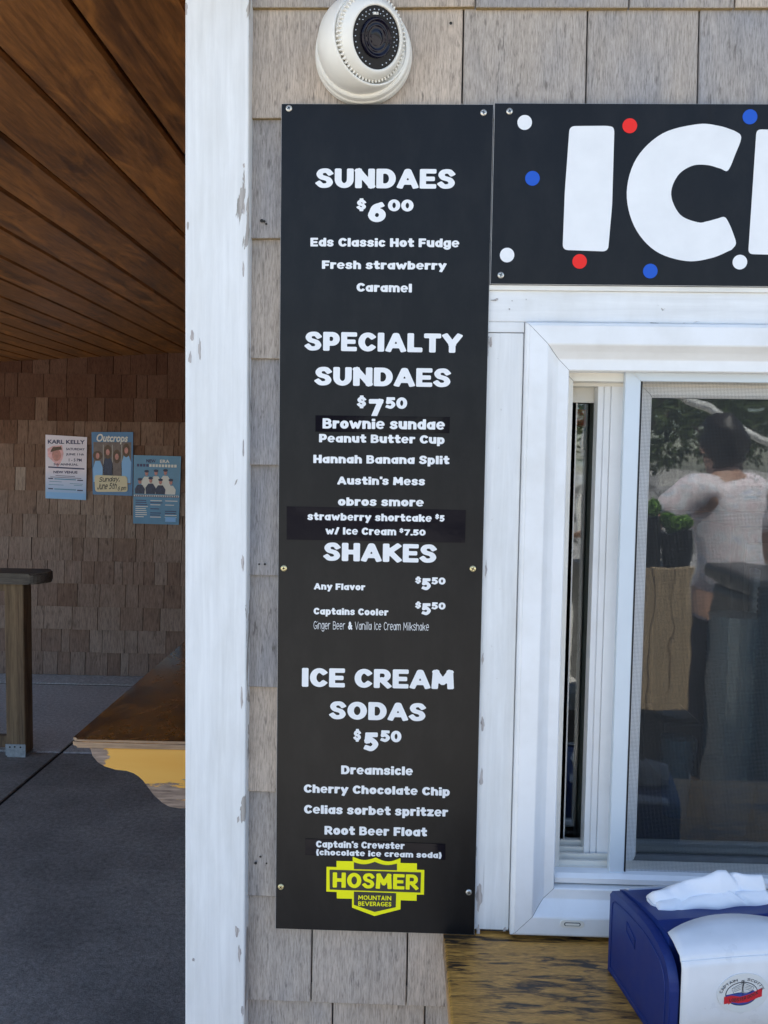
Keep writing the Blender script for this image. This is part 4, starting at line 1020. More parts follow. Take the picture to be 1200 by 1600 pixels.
# ================================================================== SECURITY CAMERA
bc = at(567.5, 80.5, -.03)
sc_ = thing('security_camera', (bc.x, -.0135, bc.z), 'white dome security camera above the menu board', 'security camera')
bm = bmesh.new(); lathe(bm, [(.0, 0), (.0672, 0), (.0680, .002), (.0672, .010), (.0655, .0125), (.0655, .0135), (.0662, .0150), (.0655, .0215), (.0640, .0235), (.0, .0235)], (0, -1, 0), (0, 0, 0), 96); mk('mount_ring', bm, 'cam_white', sc_, smooth=False)
fdir = Vector((math.sin(R_(37)), -math.cos(R_(37)), -.30)).normalized()
SR = .0615; sc0 = Vector((0, -.034, 0)); hood = Vector((.50, -.78, -.10)).normalized()
bm = bmesh.new()
t = bmesh.new(); bmesh.ops.create_uvsphere(t, u_segments=128, v_segments=80, radius=SR)
rot = hood.to_track_quat('Z', 'Y').to_matrix()
cut = math.cos(R_(57))
rings = []
NA = 96
for k in range(30):
    th = R_(66)+(R_(150)-R_(66))*k/29
    row = []
    for i in range(NA):
        ph = 2*math.pi*i/NA
        d = rot@Vector((math.sin(th)*math.cos(ph), math.sin(th)*math.sin(ph), math.cos(th)))
        p = sc0+d*SR
        # the lower hood bulges out, its body sweeps down to the ring
        if p.y > -.022:
            q = Vector((p.x, 0, p.z)); q = q.normalized()*max(q.length, .0615); p = Vector((q.x, p.y, q.z))
        row.append(bm.verts.new(p))
    rings.append(row)
for a, b in zip(rings[:-1], rings[1:]):
    for i in range(NA):
        if max(a[i].co.y, b[i].co.y) > -.010: continue
        bm.faces.new((a[i], b[i], b[(i+1) % NA], a[(i+1) % NA]))
t.free()
for v in [v for v in bm.verts if not v.link_faces]: bm.verts.remove(v)
o = mk('cover', bm, 'cam_white', sc_, smooth=True); m_ = o.modifiers.new('thickness', 'SOLIDIFY'); m_.thickness = .0022; m_.offset = -1
ball = sc0+Vector((-.002, -.004, .004)); BRd = .0535; CH = .0386
bm = bmesh.new(); lathe(bm, [(BRd*math.sin(t), BRd*math.cos(t)) for t in [math.acos(CH/BRd)+(math.pi-.01-math.acos(CH/BRd))*i/30 for i in range(31)]], fdir, ball, 72); mk('eyeball', bm, 'cam_white', sc_, smooth=True)
bm = bmesh.new(); lathe(bm, [(.0455, .0255), (.0495, .0262), (.0500, .0280), (.0478, .0325), (.0440, .0375), (.0400, .0405), (.0378, .0408), (.0370, .0398), (.0369, .0375)], fdir, ball, 72); mk('bezel', bm, 'cam_white', sc_, smooth=True)
q = fdir.to_track_quat('Z', 'Y').to_matrix().to_4x4(); bm = bmesh.new()
for i in range(60):
    a = 2*math.pi*i/60
    t = bmesh.new(); B(t, .0455, .0525, -.0013, .0013, .0215, .0305, .0006)
    merge(bm, t, 0, Matrix.Translation(ball) @ q @ Matrix.Rotation(a, 4, 'Z'))
tag(mk('grip_ridges', bm, 'cam_white', sc_), kind='stuff')
bm = bmesh.new(); lathe(bm, [(.0, .0370), (.0371, .0370), (.0371, .0382), (0.0, .0382)], fdir, ball, 64); mk('lamp_ring', bm, 'cam_black', sc_)
bm = bmesh.new(); lathe(bm, [(.0240, .0382), (.0235, .0415), (.0210, .0425), (.0200, .0405), (.0165, .0395), (.0155, .0410), (.0140, .0400), (.0105, .0388), (.0095, .0396), (.006, .0392), (0, .0405)], fdir, ball, 56); mk('lens', bm, 'lens', sc_, smooth=True)
bm = bmesh.new()
for i in range(30):
    a = 2*math.pi*i/30+.2
    for rr, rb, on in ((.0325, .00125, i not in (22, 23)), (.0285, .0011, i % 30 < 12 or i > 27)):
        if on:
            t = bmesh.new(); bmesh.ops.create_uvsphere(t, u_segments=10, v_segments=6, radius=rb)
            merge(bm, t, 0, Matrix.Translation(ball) @ q @ Matrix.Rotation(a+(.1 if rr < .03 else 0), 4, 'Z') @ Matrix.Translation((rr, 0, .0385)))
tag(mk('lamp_beads', bm, 'led', sc_, smooth=True), kind='stuff')
bm = bmesh.new(); B(bm, -.0045, .0045, .0265, .0295, .0382, .0388, .0003); o = mk('sensor_window', bm, 'cam_white', sc_); o.matrix_local = Matrix.Translation(ball) @ q @ Matrix.Rotation(.25, 4, 'Z')
# raised letters on the cover: too worn to read, kept as faint marks
# ================================================================== SIDE SHELF WITH SCALLOPED BRACKET
SFY = .845
p0 = at(112, 1156, SFY)
shx = p0.x; zs = p0.z+.0
ss = thing('corner_shelf', (shx+.25, SFY, zs), 'glossy brown wooden shelf with yellow scalloped bracket behind the corner board', 'shelf')
bm = bmesh.new()
_q = ray(289, 1001); _t = (zs-CAM.z)/_q.z; _q = CAM+_q*_t; kx = (_q.x-shx)/(_q.y-SFY); XB = lambda y: shx+kx*(y-SFY)
outl = [(-.302, SFY+.004), (-.302, 3.3), (XB(3.3), 3.3)]+[(shx-.004+.016-.016*math.cos(a), SFY+.020-.016*math.sin(a)) for a in [math.pi/2*i/6 for i in range(7)]]
prism(bm, outl, 'z', zs-.0215, zs)
bmesh.ops.bevel(bm, geom=[e for e in bm.edges if abs(e.verts[0].co.z-e.verts[1].co.z) < 1e-5], offset=.007, segments=3, affect='EDGES')
for f in bm.faces: f.material_index = 0 if f.normal.z > .85 else 1
o = mk('shelf_top', bm, ['shelf', 'shelf_edge'], ss); o.location = -ss.location
for p in o.data.polygons: p.material_index = 0 if p.normal.z > .8 else 1
bp = [(140, 1168), (144, 1181), (152, 1191), (163, 1198), (180, 1202.5), (198, 1204.5), (209, 1207), (217, 1212), (224, 1220), (232, 1231), (241, 1243), (252, 1254), (264, 1261), (280, 1263), (300, 1263), (452, 1266), (452, 1172)]
for Yb in (SFY+.012, 3.2):
    bm = bmesh.new(); prism(bm, [(at(x, y, SFY+.012).x, min(at(x, y, SFY+.012).z, zs-.022)) for x, y in bp], 'y', Yb, Yb+.032)
    bmesh.ops.bevel(bm, geom=[e for e in bm.edges if abs(e.verts[0].co.y-e.verts[1].co.y) < 1e-5], offset=.002, segments=1, affect='EDGES')
    o = mk('bracket', bm, 'bracket_worn', ss); o.location = -ss.location

# ================================================================== PORCH RAIL
PY = 2.86
rl = thing('porch_railing', (-2.4, PY, 0), 'heavy treated wood rail with a grey cap and post at left', 'railing')
pxa, pxb = AX(9, 1100, PY), AX(38.5, 1100, PY)
ptop = AZ(30, 911, PY)
o = box('post', (pxa, pxb, PY, PY+.092, .012, ptop), 'treated', rl, .004); loc_to(o, rl); o_post = o
bm = bmesh.new(); B(bm, -.004, pxb-pxa+.004, -.004, -.0005, -.005, .055, .002); B(bm, .005, pxb-pxa+.002, -.003, .09, -.012, -.001); mk('post_base', bm, 'steel', o_post)
for (a, b) in ((.02, .04), (.045, .042), (.075, .04)):
    bm = bmesh.new(); lathe(bm, [(0, .007), (.004, .006), (.0045, .004)], (0, -1, 0), (0, 0, 0), 10)
    mk('bolt', bm, 'recess', o_post).location = (a, 0, b)
ct0 = AZ(30, 911, PY); ct1 = AZ(30, 894, PY); cxr = AX(69, 903, PY-.02)
bm = bmesh.new(); ol = [(-3.6, PY-.05), (cxr-.07, PY-.05)]+[(cxr-.06+.06*math.cos(a), PY+.05+.10*math.sin(a)) for a in [-math.pi/2+math.pi*i/12 for i in range(13)]]+[(-3.6, PY+.15)]
prism(bm, ol, 'z', ct0, ct1); bmesh.ops.bevel(bm, geom=[e for e in bm.edges if abs(e.verts[0].co.z-e.verts[1].co.z) < 1e-5], offset=.009, segments=3, affect='EDGES')
o = mk('cap_rail', bm, 'grey_rail', rl); o.location = -rl.location
for za, zb_ in ((AZ(4, 925, PY), AZ(4, 913, PY)), (AZ(4, 1171, PY), AZ(4, 1153, PY))):
    o = box('rail', (-3.6, pxa-.001, PY+.03, PY+.07, za, zb_), 'treated', rl, .003); loc_to(o, rl)
o = box('post', (-3.6, -3.51, PY, PY+.092, .012, ptop), 'treated', rl, .004); loc_to(o, rl)
for i in range(7):
    x = pxa-.16-.19*i; o = box('baluster', (x, x+.038, PY+.032, PY+.068, AZ(4, 1153, PY)+.001, AZ(4, 925, PY)-.001), 'treated', rl, .002); loc_to(o, rl)

# ================================================================== POSTERS
PYY = WY-.0235
def poster(px, label, mat, name='poster'):
    P = [at(x, y, PYY) for x, y in px]; c = sum(P, Vector())/4
    t = thing(name, (c.x, PYY, c.z), label, 'poster', 0, 'posters on the end wall')
    bm = bmesh.new(); prism(bm, [(p.x-c.x, p.z-c.z) for p in P], 'y', -.0006, .0006); mk('sheet', bm, mat, t)
    w = (P[1]-P[0]).length; h = (P[0]-P[3]).length
    tilt = math.atan2(P[1].z-P[0].z, P[1].x-P[0].x)
    def uv(u, v): 
        a = P[0]*(1-u)*(1-v)+P[1]*u*(1-v)+P[2]*u*v+P[3]*(1-u)*v
        return (a.x-c.x, a.z-c.z)
    return t, uv, c
def post_mat(name, top, bot, rough=.5):
    g = NT(name); s_ = g.n('SeparateXYZ', None, Vector=g.n('TexCoord').outputs['Generated']); g.P(Base_Color=g.ramp(s_.outputs[2], [(0.05, bot), (0.45, top)]), Roughness=rough); return g.m
M['paper_lilac'] = post_mat('white_to_blue_poster', (0.80, 0.74, 0.84), (0.25, 0.48, 0.80))
M['p_blue'] = simple('poster_blue', (0.06, 0.19, 0.40), 0.4, var=.1, scale=12); M['p_sky'] = simple('poster_mid_blue', (0.10, 0.27, 0.45), 0.4, var=.1, scale=10)
M['navy_ink'] = simple('navy_ink', (0.05, 0.05, 0.14), 0.5); M['skin_p'] = simple('printed_skin', (0.55, 0.25, 0.22), 0.5, var=.25, scale=40); M['pale'] = simple('printed_pale', (0.75, 0.74, 0.70), 0.5)
M['hair_p'] = simple('printed_hair', (0.10, 0.055, 0.03), 0.5, var=.3, scale=60); M['pink_p'] = simple('printed_pink', (0.78, 0.45, 0.48), 0.5, var=.25, scale=30); M['light_blue'] = simple('printed_light_blue', (0.25, 0.50, 0.85), 0.5); M['wood_p'] = simple('printed_brown_background', (0.17, 0.13, 0.12), 0.5, var=.3, scale=30)
M['jacket'] = simple('printed_navy_cloth', (0.03, 0.04, 0.09), 0.5, var=.4, scale=60); M['mustard'] = simple('cream_card', (0.72, 0.64, 0.44), 0.6)
def pr(t, uv, name, pts, mat, k=1): 
    return flat(name, [uv(*p) for p in pts], -.0006-.0005*k, mat, t)
def rect(u0, u1, v0, v1): return [(u0, v0), (u1, v0), (u1, v1), (u0, v1)]
def ov(cu, cv, ru, rv, n=18): return [(cu+ru*math.cos(2*math.pi*i/n), cv+rv*math.sin(2*math.pi*i/n)) for i in range(n)]
def ptext(t, uv, s, u0, u1, v0, v1, mat='navy_ink', bold=.02, k=3, italic=0.0):
    a = uv(u0, v1); b = uv(u1, v0); o = font_text('lettering', s, a[0], b[0], a[1], b[1], -.0006-.0005*k, mat, t, bold, italic); return o
t, uv, c = poster([(71, 679), (136, 683), (134.5, 781.5), (71, 778.5)], 'white to pale blue concert poster with a pink portrait, leftmost of the three', 'paper_lilac')
ptext(t, uv, 'KARL KELLY', .06, .95, .05, .14, bold=.03)
ptext(t, uv, 'SATURDAY', .50, .95, .175, .225, bold=.02); ptext(t, uv, 'JUNE 11th', .50, .93, .26, .315); ptext(t, uv, '1 - 5 PM', .57, .88, .345, .40)
ptext(t, uv, '5th ANNUAL', .20, .80, .425, .475); ptext(t, uv, 'NEW VENUE', .20, .78, .545, .60, bold=.03)
pr(t, uv, 'portrait', [(.05, .22), (.18, .17), (.40, .15), (.44, .28), (.42, .36), (.36, .44), (.30, .5), (.20, .42), (.06, .34)], 'pink_p', 1)
pr(t, uv, 'portrait', ov(.27, .31, .11, .095), 'skin_p', 2); pr(t, uv, 'cap', [(.13, .25), (.18, .19), (.38, .17), (.40, .22), (.28, .235), (.13, .27)], 'hair_p', 3)
for v_, u0, u1 in ((.495, .07, .95), (.63, .25, .72), (.655, .12, .88), (.725, .10, .40), (.745, .60, .92), (.775, .08, .45), (.77, .70, .9)): pr(t, uv, 'print_line', rect(u0, u1, v_, v_+.008 if v_ != .495 else v_+.022), 'navy_ink' if v_ < .7 else 'p_sky', 2)
for v_ in (.675, .835):
    pr(t, uv, 'print_bar', rect(.07, .19, v_, v_+.018), 'navy_ink', 2); pr(t, uv, 'print_bar', rect(.78, .92, v_+.006, v_+.024), 'navy_ink', 2); pr(t, uv, 'print_bar', rect(.22, .75, v_+.002, v_+.02), 'p_sky', 2)
pr(t, uv, 'print_bar', rect(.03, .97, .90, .985), 'light_blue', 1)
t, uv, c2 = poster([(143, 675), (208, 675), (207, 775), (145, 772.5)], 'blue band poster with four musicians in a row, middle of the three', 'p_blue')
pr(t, uv, 'photo', rect(.04, .96, .16, .82), 'wood_p', 1)
ptext(t, uv, 'Outcrops', .12, .88, .035, .19, 'pale', .03, 3, .25)
for cu, hv, body, hr in ((.14, .36, 'light_blue', .10), (.39, .30, 'jacket', .075), (.61, .37, 'wood_p', .07), (.84, .27, 'light_blue', .07)):
    pr(t, uv, 'figure', [(cu-.11, .80), (cu-.12, hv+.22), (cu-.06, hv+.10), (cu+.06, hv+.10), (cu+.12, hv+.2), (cu+.11, .80)], body, 2)
    pr(t, uv, 'hair', ov(cu, hv+.015, hr+.02, .075 if hr > .09 else .11), 'hair_p', 3); pr(t, uv, 'face', ov(cu, hv+.02, .045, .05), 'skin_p', 4)
for cu in (.28, .5, .73): pr(t, uv, 'strip', rect(cu-.004, cu+.004, .2, .7), 'pale', 2)
nt_ = thing('note_card', Vector((c2.x, PYY-.004, c2.z)), 'cream handwritten card stuck low on the blue band poster', 'note card')
P = rounded([(148, 742), (199, 744), (200, 768.5), (149, 768.5)], 5, 5); P = [at(x, y, PYY) for x, y in P]
bm = bmesh.new(); prism(bm, [(p.x-c2.x, p.z-c2.z) for p in P], 'y', -.0006, .0006); mk('card', bm, 'mustard', nt_)
def hand(s, x0, x1, yb, yt):
    a, b, c_ = at(x0, yb, PYY), at(x1, yb-1, PYY), at(x0, yt, PYY)
    put_text('handwriting', s, (a.x-c2.x, a.z-c2.z), (b.x-c2.x, b.z-c2.z), c_.z-a.z, -.0012, 'ink', nt_, hw=.07, cell=.05, gap=.08, skew=.2)
hand('Sunday,', 155, 187, 753, 745.5); hand('June 5th', 152, 182, 765, 755); hand('6 pm', 184, 197, 766.5, 760)
t, uv, c3 = poster([(209, 711), (283, 713), (279.5, 820), (208, 818)], 'blue poster with a group photo and schedule panels, rightmost and lowest of the three', 'p_sky')
ptext(t, uv, 'NEW', .27, .47, .055, .105, 'navy_ink', .03); ptext(t, uv, 'ERA', .56, .76, .055, .105, 'pale', .03)
for k in range(13): pr(t, uv, 'print_mark', rect(.07+.066*k, .07+.066*k+.05, .125, .165), 'pale' if k > 3 else 'navy_ink', 2)
rn = random.Random(3)
for cu, cv in ((.28, .26), (.48, .25), (.68, .24), (.14, .38), (.37, .36), (.58, .38), (.80, .38)):
    pr(t, uv, 'figure', [(cu-.10, .56), (cu-.11, cv+.11), (cu-.05, cv+.05), (cu+.05, cv+.05), (cu+.11, cv+.11), (cu+.10, .56)], 'jacket' if cv > .3 and int(cu*10) % 2 else 'pale', 2 if cv < .3 else 4)
    pr(t, uv, 'face', ov(cu, cv, .035, .038), 'skin_p', 3 if cv < .3 else 5); pr(t, uv, 'cap', ov(cu, cv-.03, .05, .02), 'jacket', 6)
pr(t, uv, 'print_bar', rect(.02, .98, .575, .60), 'pale', 2); pr(t, uv, 'fold', rect(.0, 1, .60, .606), 'navy_ink', 2)
for k in range(24): pr(t, uv, 'print_mark', rect(.04+.039*k, .04+.039*k+.02, .578, .598), 'navy_ink', 3)
for cc in range(3):
    for k in range(9):
        if rn.random() < .85: pr(t, uv, 'print_line', rect(.05+.32*cc, .05+.32*cc+rn.uniform(.18, .27), .65+.03*k, .65+.03*k+.012), 'navy_ink' if rn.random() < .4 else 'pale', 2)
pr(t, uv, 'print_bar', rect(.70, .93, .89, .96), 'light_blue', 3)

# ================================================================== WHAT STANDS IN FRONT OF THE BUILDING (mirrored in the pane; the dark bin is added)
def RP(px, py, d, Yg=.054):
    r_ = ray(px, py); p = CAM+r_*(d/r_.y); return Vector((p.x, 2*Yg-p.y, p.z))
def leafmat(name, a, b):
    g = NT(name); g.P(Base_Color=g.ramp(g.n('ObjectInfo').outputs['Random'], [(0, a), (1, b)]), Roughness=0.6)
    nz = g.noise(g.coords(), 3.0, 3); g.P(Base_Color=g.ramp(nz, [(0.3, a), (0.7, b)])); return g.m
M['leaf'] = leafmat('green_leaves', (0.035, 0.06, 0.02), (0.10, 0.13, 0.04)); M['bush'] = leafmat('bright_green_leaves', (0.16, 0.34, 0.05), (0.30, 0.50, 0.10))
M['bark'] = simple('tree_bark', (0.10, 0.075, 0.055), 0.95, var=.3, scale=8)
M['rock'] = simple('shore_rock', (0.26, 0.25, 0.24), 0.9, var=.5, scale=3.0, bump=.6)
M['fence_wood'] = varnish_wood('sunlit_planks', (0.50, 0.38, 0.24), (0.40, 0.29, 0.17), (0.20, 0.14, 0.09), (1, 1, 0.06), 0.7, 7.0, (0.36, 0.5), 0.6)
def tree(x, y, h, r, seed, label):
    rn = random.Random(seed); t = thing('shade_tree', (x, y, 0), label, 'tree', 0, 'trees across the pavement')
    bm = bmesh.new(); tube(bm, [(0, 0, -.05), (.05, 0, h*.3), (.0, .1, h*.6), (.1, .1, h*.85)], [.16, .12, .08, .03], 8)
    for k in range(6):
        a = rn.uniform(0, 6.28); z0 = h*rn.uniform(.35, .65); tube(bm, [(.03, .03, z0), (math.cos(a)*r*.35, math.sin(a)*r*.35, z0+h*.14), (math.cos(a)*r*.75, math.sin(a)*r*.75, z0+h*.22)], [.06, .04, .015], 6)
    mk('trunk', bm, 'bark', t)
    V = []; F = []
    cl = [(rn.gauss(0, r*.45), rn.gauss(0, r*.45), h*.68+rn.gauss(0, h*.14), rn.uniform(.3, .65)*r*.6) for _ in range(26)]
    for cx, cy, cz, cr_ in cl:
        for k in range(110):
            d = Vector((rn.gauss(0, 1), rn.gauss(0, 1), rn.gauss(0, 1))).normalized()*cr_*rn.uniform(.5, 1.05)
            p = Vector((cx, cy, cz))+d; u = Vector((rn.gauss(0, 1), rn.gauss(0, 1), rn.gauss(0, 1))).normalized()*rn.uniform(.06, .12); w = u.orthogonal().normalized()*.05
            b = len(V); V += [p-u, p+w, p+u, p-w]; F.append((b, b+1, b+2, b+3))
    me = bpy.data.meshes.new('crown'); me.from_pydata([tuple(v) for v in V], [], F); me.materials.append(M['leaf']); link('crown', me, t)
lbl = ['leafy green tree far across the pavement, tallest of the row', 'broad dark tree beside the tallest one across the pavement', 'smaller green tree standing at the right end of the tree row', 'bushy tree standing behind the rock bank at the left', 'slim tree at the far left end of the tree row']
for i, (x, y, h, r) in enumerate(((5.2, -17, 4.6, 2.2), (8.0, -19, 3.8, 2.4), (12.5, -20, 3.2, 2.0), (2.0, -17, 4.2, 2.4), (-2.5, -18, 4.0, 2.0))): tree(x, y, h, r, i+3, lbl[i])
rn = random.Random(9); bm = bmesh.new()
for k in range(260):
    x = rn.uniform(-3, 11); z = rn.uniform(0, 1.25); t = bmesh.new(); s_ = rn.uniform(.14, .34)
    bmesh.ops.create_icosphere(t, subdivisions=2, radius=s_)
    for v in t.verts: v.co *= 1+rn.uniform(-.16, .16)
    merge(bm, t, 0, Matrix.Translation((x, -9.5-z*.9+rn.uniform(-.1, .1), z)) @ Matrix.Diagonal((1.3, 1, .75, 1)))
tag(mk('rock_bank', bm, 'rock'), 'grey bank of piled shore rocks across the pavement', 'rocks', kind='stuff')
# tall plank planter with three round plants
pa, pb = RP(1000, 1112, 3.2), RP(1086, 885, 3.2)
tp = thing('plank_planter', ((pa.x+pb.x)/2-.1, pa.y-.15, 0), 'tall plank planter facing the serving window in the sun', 'planter')
n = 5; xa = pa.x-.22; w = (pb.x-xa)/n
for i in range(n):
    o = box('slat', (xa+i*w+.0015, xa+(i+1)*w-.0015, pa.y-.02, pa.y, pa.z, pb.z-rn.uniform(0, .01)), 'fence_wood', tp, .003); loc_to(o, tp)
o = box('base', (xa-.05, pb.x+.03, pa.y-.40, pa.y-.026, .0, pa.z), 'inner_dark', tp); loc_to(o, tp); o.location.z = -.028  # base made black and wide so the pane mirrors dark, not bright ground
o = box('back_panel', (xa+.02, pb.x-.02, pa.y-.36, pa.y-.022, pa.z+.03, pb.z-.03), 'inner_dark', tp); o.location.z += .002; tp_z = o.location.z; loc_to(o, tp)
for (px_, py_, k) in ((1020, 797, 0), (1048, 818, 1), (1069, 816, 2)):
    p = RP(px_, py_, 3.35); t = thing('potted_plant', (p.x, p.y, pb.z-.028), ['round green plant at the left end of the plank planter', 'round green plant in the middle of the plank planter', 'round green plant at the right end of the plank planter'][k], 'plant', 0, 'plants on the plank planter')
    bm = bmesh.new(); lathe(bm, [(0, 0), (.03, 0), (.04, p.z-pb.z-.01), (.036, p.z-pb.z-.01), (0, p.z-pb.z-.02)], n=16); mk('pot', bm, 'inner_dark', t)
    V = []; F = []
    for q in range(420):
        d = Vector((rn.gauss(0, 1), rn.gauss(0, 1), rn.gauss(0, 1))).normalized()*.036*rn.uniform(.7, 1.1); u = Vector((rn.gauss(0, 1), rn.gauss(0, 1), rn.gauss(0, 1))).normalized()*.011; w_ = u.orthogonal().normalized()*.006
        d += Vector((0, 0, p.z-pb.z+.03)); b = len(V); V += [tuple(d-u), tuple(d+w_), tuple(d+u), tuple(d-w_)]; F.append((b, b+1, b+2, b+3))
    me = bpy.data.meshes.new('foliage'); me.from_pydata(V, [], F); me.materials.append(M['bush']); link('foliage', me, t)
# white sloping handrail of a ramp
a, b = RP(1068, 618, 5.2), RP(1190, 682, 5.2)
hr = thing('ramp_handrail', (b.x, b.y, 0), 'white sloping handrail on two posts out on the pavement', 'handrail')
d_ = (b-a); a2 = a-d_*1.3; b2 = b+d_*.9
bm = bmesh.new(); tube(bm, [a2-hr.location, b2-hr.location], .028, 10); mk('rail', bm, 'cam_white', hr)
for q in (a2+d_*.1, b2-d_*.15): bm = bmesh.new(); tube(bm, [(q.x-hr.location.x, q.y-hr.location.y, -.03), q-hr.location], .022, 10); mk('post', bm, 'cam_white', hr)
# person in a pastel shirt seen from behind
hp = RP(1150, 692, 3.8)
pn = thing('person', (hp.x, hp.y, -.03), 'person in a pastel tie dye shirt standing with their back to the serving window', 'person', R_(-22))
sc = (hp.z+.10)/1.72
M['skin'] = simple('skin', (0.52, 0.31, 0.22), 0.5, var=.08, scale=20); M['hair'] = simple('dark_hair', (0.025, 0.018, 0.014), 0.5, var=.3, scale=150, bump=.5)
M['trousers'] = simple('dark_trousers', (0.05, 0.05, 0.07), 0.85, var=.15, scale=40, bump=.2); M['shoe'] = simple('grey_shoe', (0.25, 0.25, 0.26), 0.7)
g = NT('tie_dye_cloth'); v = g.coords(); nz = g.noise(v, 13, 5, .6, 1.0); g.P(Base_Color=g.ramp(nz, [(0.28, (0.50, 0.64, 0.80)), (0.40, (0.88, 0.89, 0.92)), (0.50, (0.84, 0.68, 0.70)), (0.56, (0.9, 0.9, 0.92)), (0.72, (0.52, 0.54, 0.72))]), Roughness=.9, Normal=g.bump(g.noise(v, 18, 4), .5, .01)); M['tiedye'] = g.m
def skin(name, verts, edges, mat, parent, lv=2):
    me = bpy.data.meshes.new(name); me.from_pydata([tuple(Vector(v[0])*sc) for v in verts], edges, []); me.materials.append(M[mat]); o = link(name, me, parent)
    o.modifiers.new('skin', 'SKIN').use_smooth_shade = True
    sv = me.skin_vertices
    if not sv: 
        bpy.context.view_layer.update()
        sv = me.skin_vertices
    if sv:
        for i, v in enumerate(verts): sv[0].data[i].radius = (v[1]*sc, (v[2] if len(v) > 2 else v[1])*sc)
        sv[0].data[0].use_root = True
    s_ = o.modifiers.new('sub', 'SUBSURF'); s_.levels = lv; s_.render_levels = lv; return o
V = [((0, 0, .95), .15, .11), ((0, -.01, 1.1), .13, .10), ((0, -.04, 1.28), .15, .11), ((0, -.06, 1.42), .13, .09), ((0, -.07, 1.52), .052), ((0, -.09, 1.60), .075, .085), ((0, -.095, 1.68), .076, .09), ((0, -.09, 1.725), .05, .06)]
E = [(0, 1), (1, 2), (2, 3), (3, 4), (4, 5), (5, 6), (6, 7)]
def chain(root, pts):
    prev = root
    for p in pts: V.append(p); E.append((prev, len(V)-1)); prev = len(V)-1
    return prev
for s_, el, wr in ((-1, (-.36, -.13, 1.24), (-.46, -.33, 1.22)), (1, (.30, -.06, 1.14), (.22, -.27, 1.06))):
    w_ = chain(3, [((s_*.19, -.05, 1.43), .058), (el, .042), (wr, .027), (tuple(Vector(wr)+Vector((0, -.07, -.01))), .034, .018)])
    pw = Vector(V[w_][0])
    for k, (dx, L_) in enumerate(((-.026, .062), (-.009, .072), (.009, .068), (.026, .052))): chain(w_, [(tuple(pw+Vector((dx, -.035, 0))), .0095), (tuple(pw+Vector((dx*1.1, -.035-L_*.5, -.012))), .0085), (tuple(pw+Vector((dx*1.1, -.035-L_*.85, -.034))), .007)])
    chain(w_, [(tuple(pw+Vector((-s_*.034, -.005, -.01))), .011), (tuple(pw+Vector((-s_*.052, -.035, -.022))), .009)])
for s_ in (-1, 1): chain(0, [((s_*.09, 0, .86), .10), ((s_*.11, -.02, .5), .066), ((s_*.12, .02, .10), .042), ((s_*.13, -.10, .05), .036)])
skin('body', V, E, 'skin', pn)
V = [((0, 0, .90), .17, .13), ((0, -.01, 1.08), .165, .13), ((0, -.04, 1.28), .175, .13), ((0, -.055, 1.44), .125, .09)]; E = [(0, 1), (1, 2), (2, 3)]
for s_, el in ((-1, (-.31, -.10, 1.30)), (1, (.27, -.055, 1.24))): chain(3, [((s_*.19, -.05, 1.44), .075), (el, .078)])
skin('shirt', V, E, 'tiedye', pn)
V = [((0, 0, .93), .155, .12)]; E = []
for s_ in (-1, 1): chain(0, [((s_*.09, 0, .84), .115), ((s_*.11, -.02, .5), .085), ((s_*.12, .015, .13), .068)])
skin('trousers', V, E, 'trousers', pn)
bm = bmesh.new(); bmesh.ops.create_uvsphere(bm, u_segments=28, v_segments=20, radius=.108*sc, matrix=Matrix.Translation(Vector((0, -.072, 1.675))*sc) @ Matrix.Diagonal((.92, 1.02, 1.08, 1)))
rn = random.Random(4)
for v in list(bm.verts):
    if v.co.y < -.125*sc and v.co.z < 1.70*sc: v.co.y = -.125*sc
    v.co += Vector((rn.gauss(0, .006), rn.gauss(0, .005), -.05*sc*max(0, (1.66*sc-v.co.z)/.1) if v.co.y > -.07*sc else 0))
mk('hair', bm, 'hair', pn, smooth=True)
bm = bmesh.new()
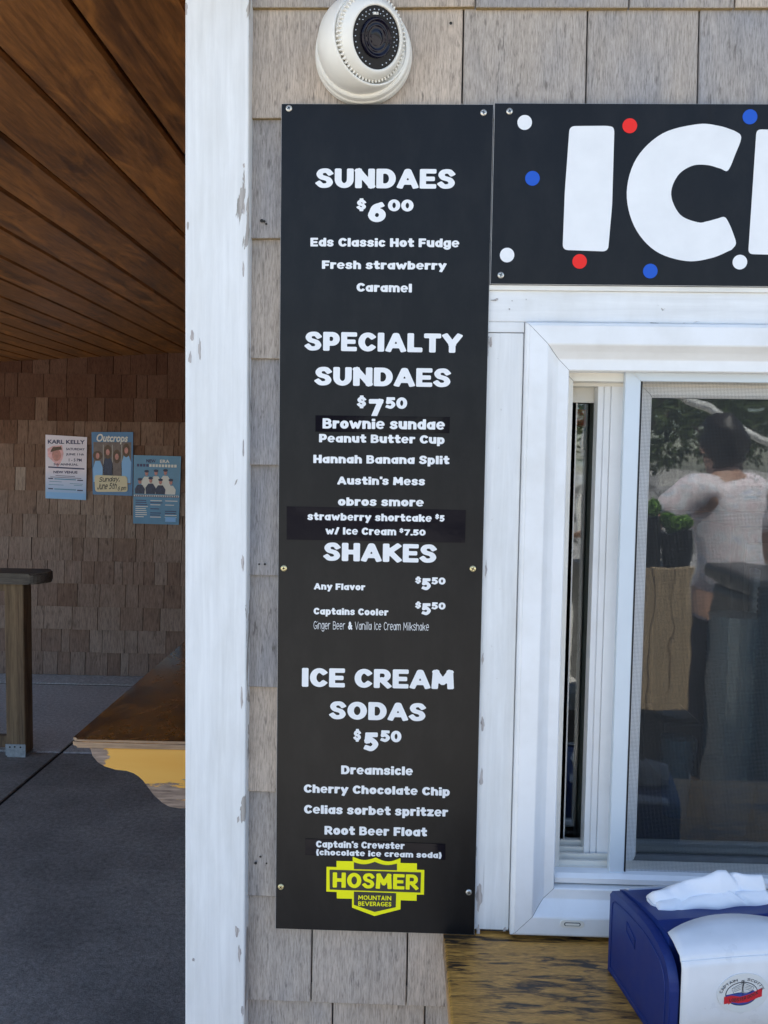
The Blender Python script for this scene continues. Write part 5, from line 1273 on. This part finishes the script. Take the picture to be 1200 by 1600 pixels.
tube(bm, [Vector((0, -.175, 1.655))*sc, Vector((0, -.198, 1.625))*sc, Vector((0, -.178, 1.615))*sc], [.009, .016, .012], 8); mk('nose', bm, 'skin', pn, smooth=True)
for s_ in (-1, 1):
    bm = bmesh.new(); bmesh.ops.create_uvsphere(bm, u_segments=12, v_segments=8, radius=.012, matrix=Matrix.Translation(Vector((s_*.03, -.166, 1.655))*sc)); mk('eye', bm, 'recess', pn, smooth=True)
    bm = bmesh.new(); bmesh.ops.create_uvsphere(bm, u_segments=12, v_segments=8, radius=.028, matrix=Matrix.Translation(Vector((s_*.088, -.095, 1.635))*sc) @ Matrix.Diagonal((.35, .8, 1.1, 1))); mk('ear', bm, 'skin', pn, smooth=True)
    bm = bmesh.new(); B(bm, s_*.12*sc-.045, s_*.12*sc+.045, -.17*sc, .07*sc, 0.004, .085*sc, .02, 0, 2); mk('shoe', bm, 'shoe', pn, smooth=True)

bq = RP(1170, 850, 3.3); bz = RP(1170, 872, 3.3).z
tb = thing('added_dark_bin', (bq.x+.24, bq.y, -.03), 'added wide black lidded bin that darkens the reflection in the pane', 'trash bin')  # added so the pane mirrors black here and the legs stay hidden
bm = bmesh.new(); B(bm, -.30, .30, -.25, .25, .06, bz-.10, .03, 0, 2); mk('bin_body', bm, 'inner_dark', tb)
bm = bmesh.new(); B(bm, -.32, .32, -.27, .28, bz-.095, bz-.02, .02, 0, 2); o = mk('lid', bm, 'inner_dark', tb)
bm = bmesh.new(); tube(bm, [(-.2, .30, bz-.06), (-.2, .33, bz-.06), (.2, .33, bz-.06), (.2, .30, bz-.06)], .012, 8); mk('lid_handle', bm, 'steel', tb)
for sx_ in (-.24, .24):
    bm = bmesh.new(); lathe(bm, [(0, -.02), (.05, -.02), (.05, .02), (0, .02)], (1, 0, 0), (sx_, -.2, .05), 20); mk('wheel', bm, 'gasket', tb)
    bm = bmesh.new(); B(bm, sx_-.03, sx_+.03, .15, .22, .0, .065, .004); mk('foot', bm, 'gasket', tb)
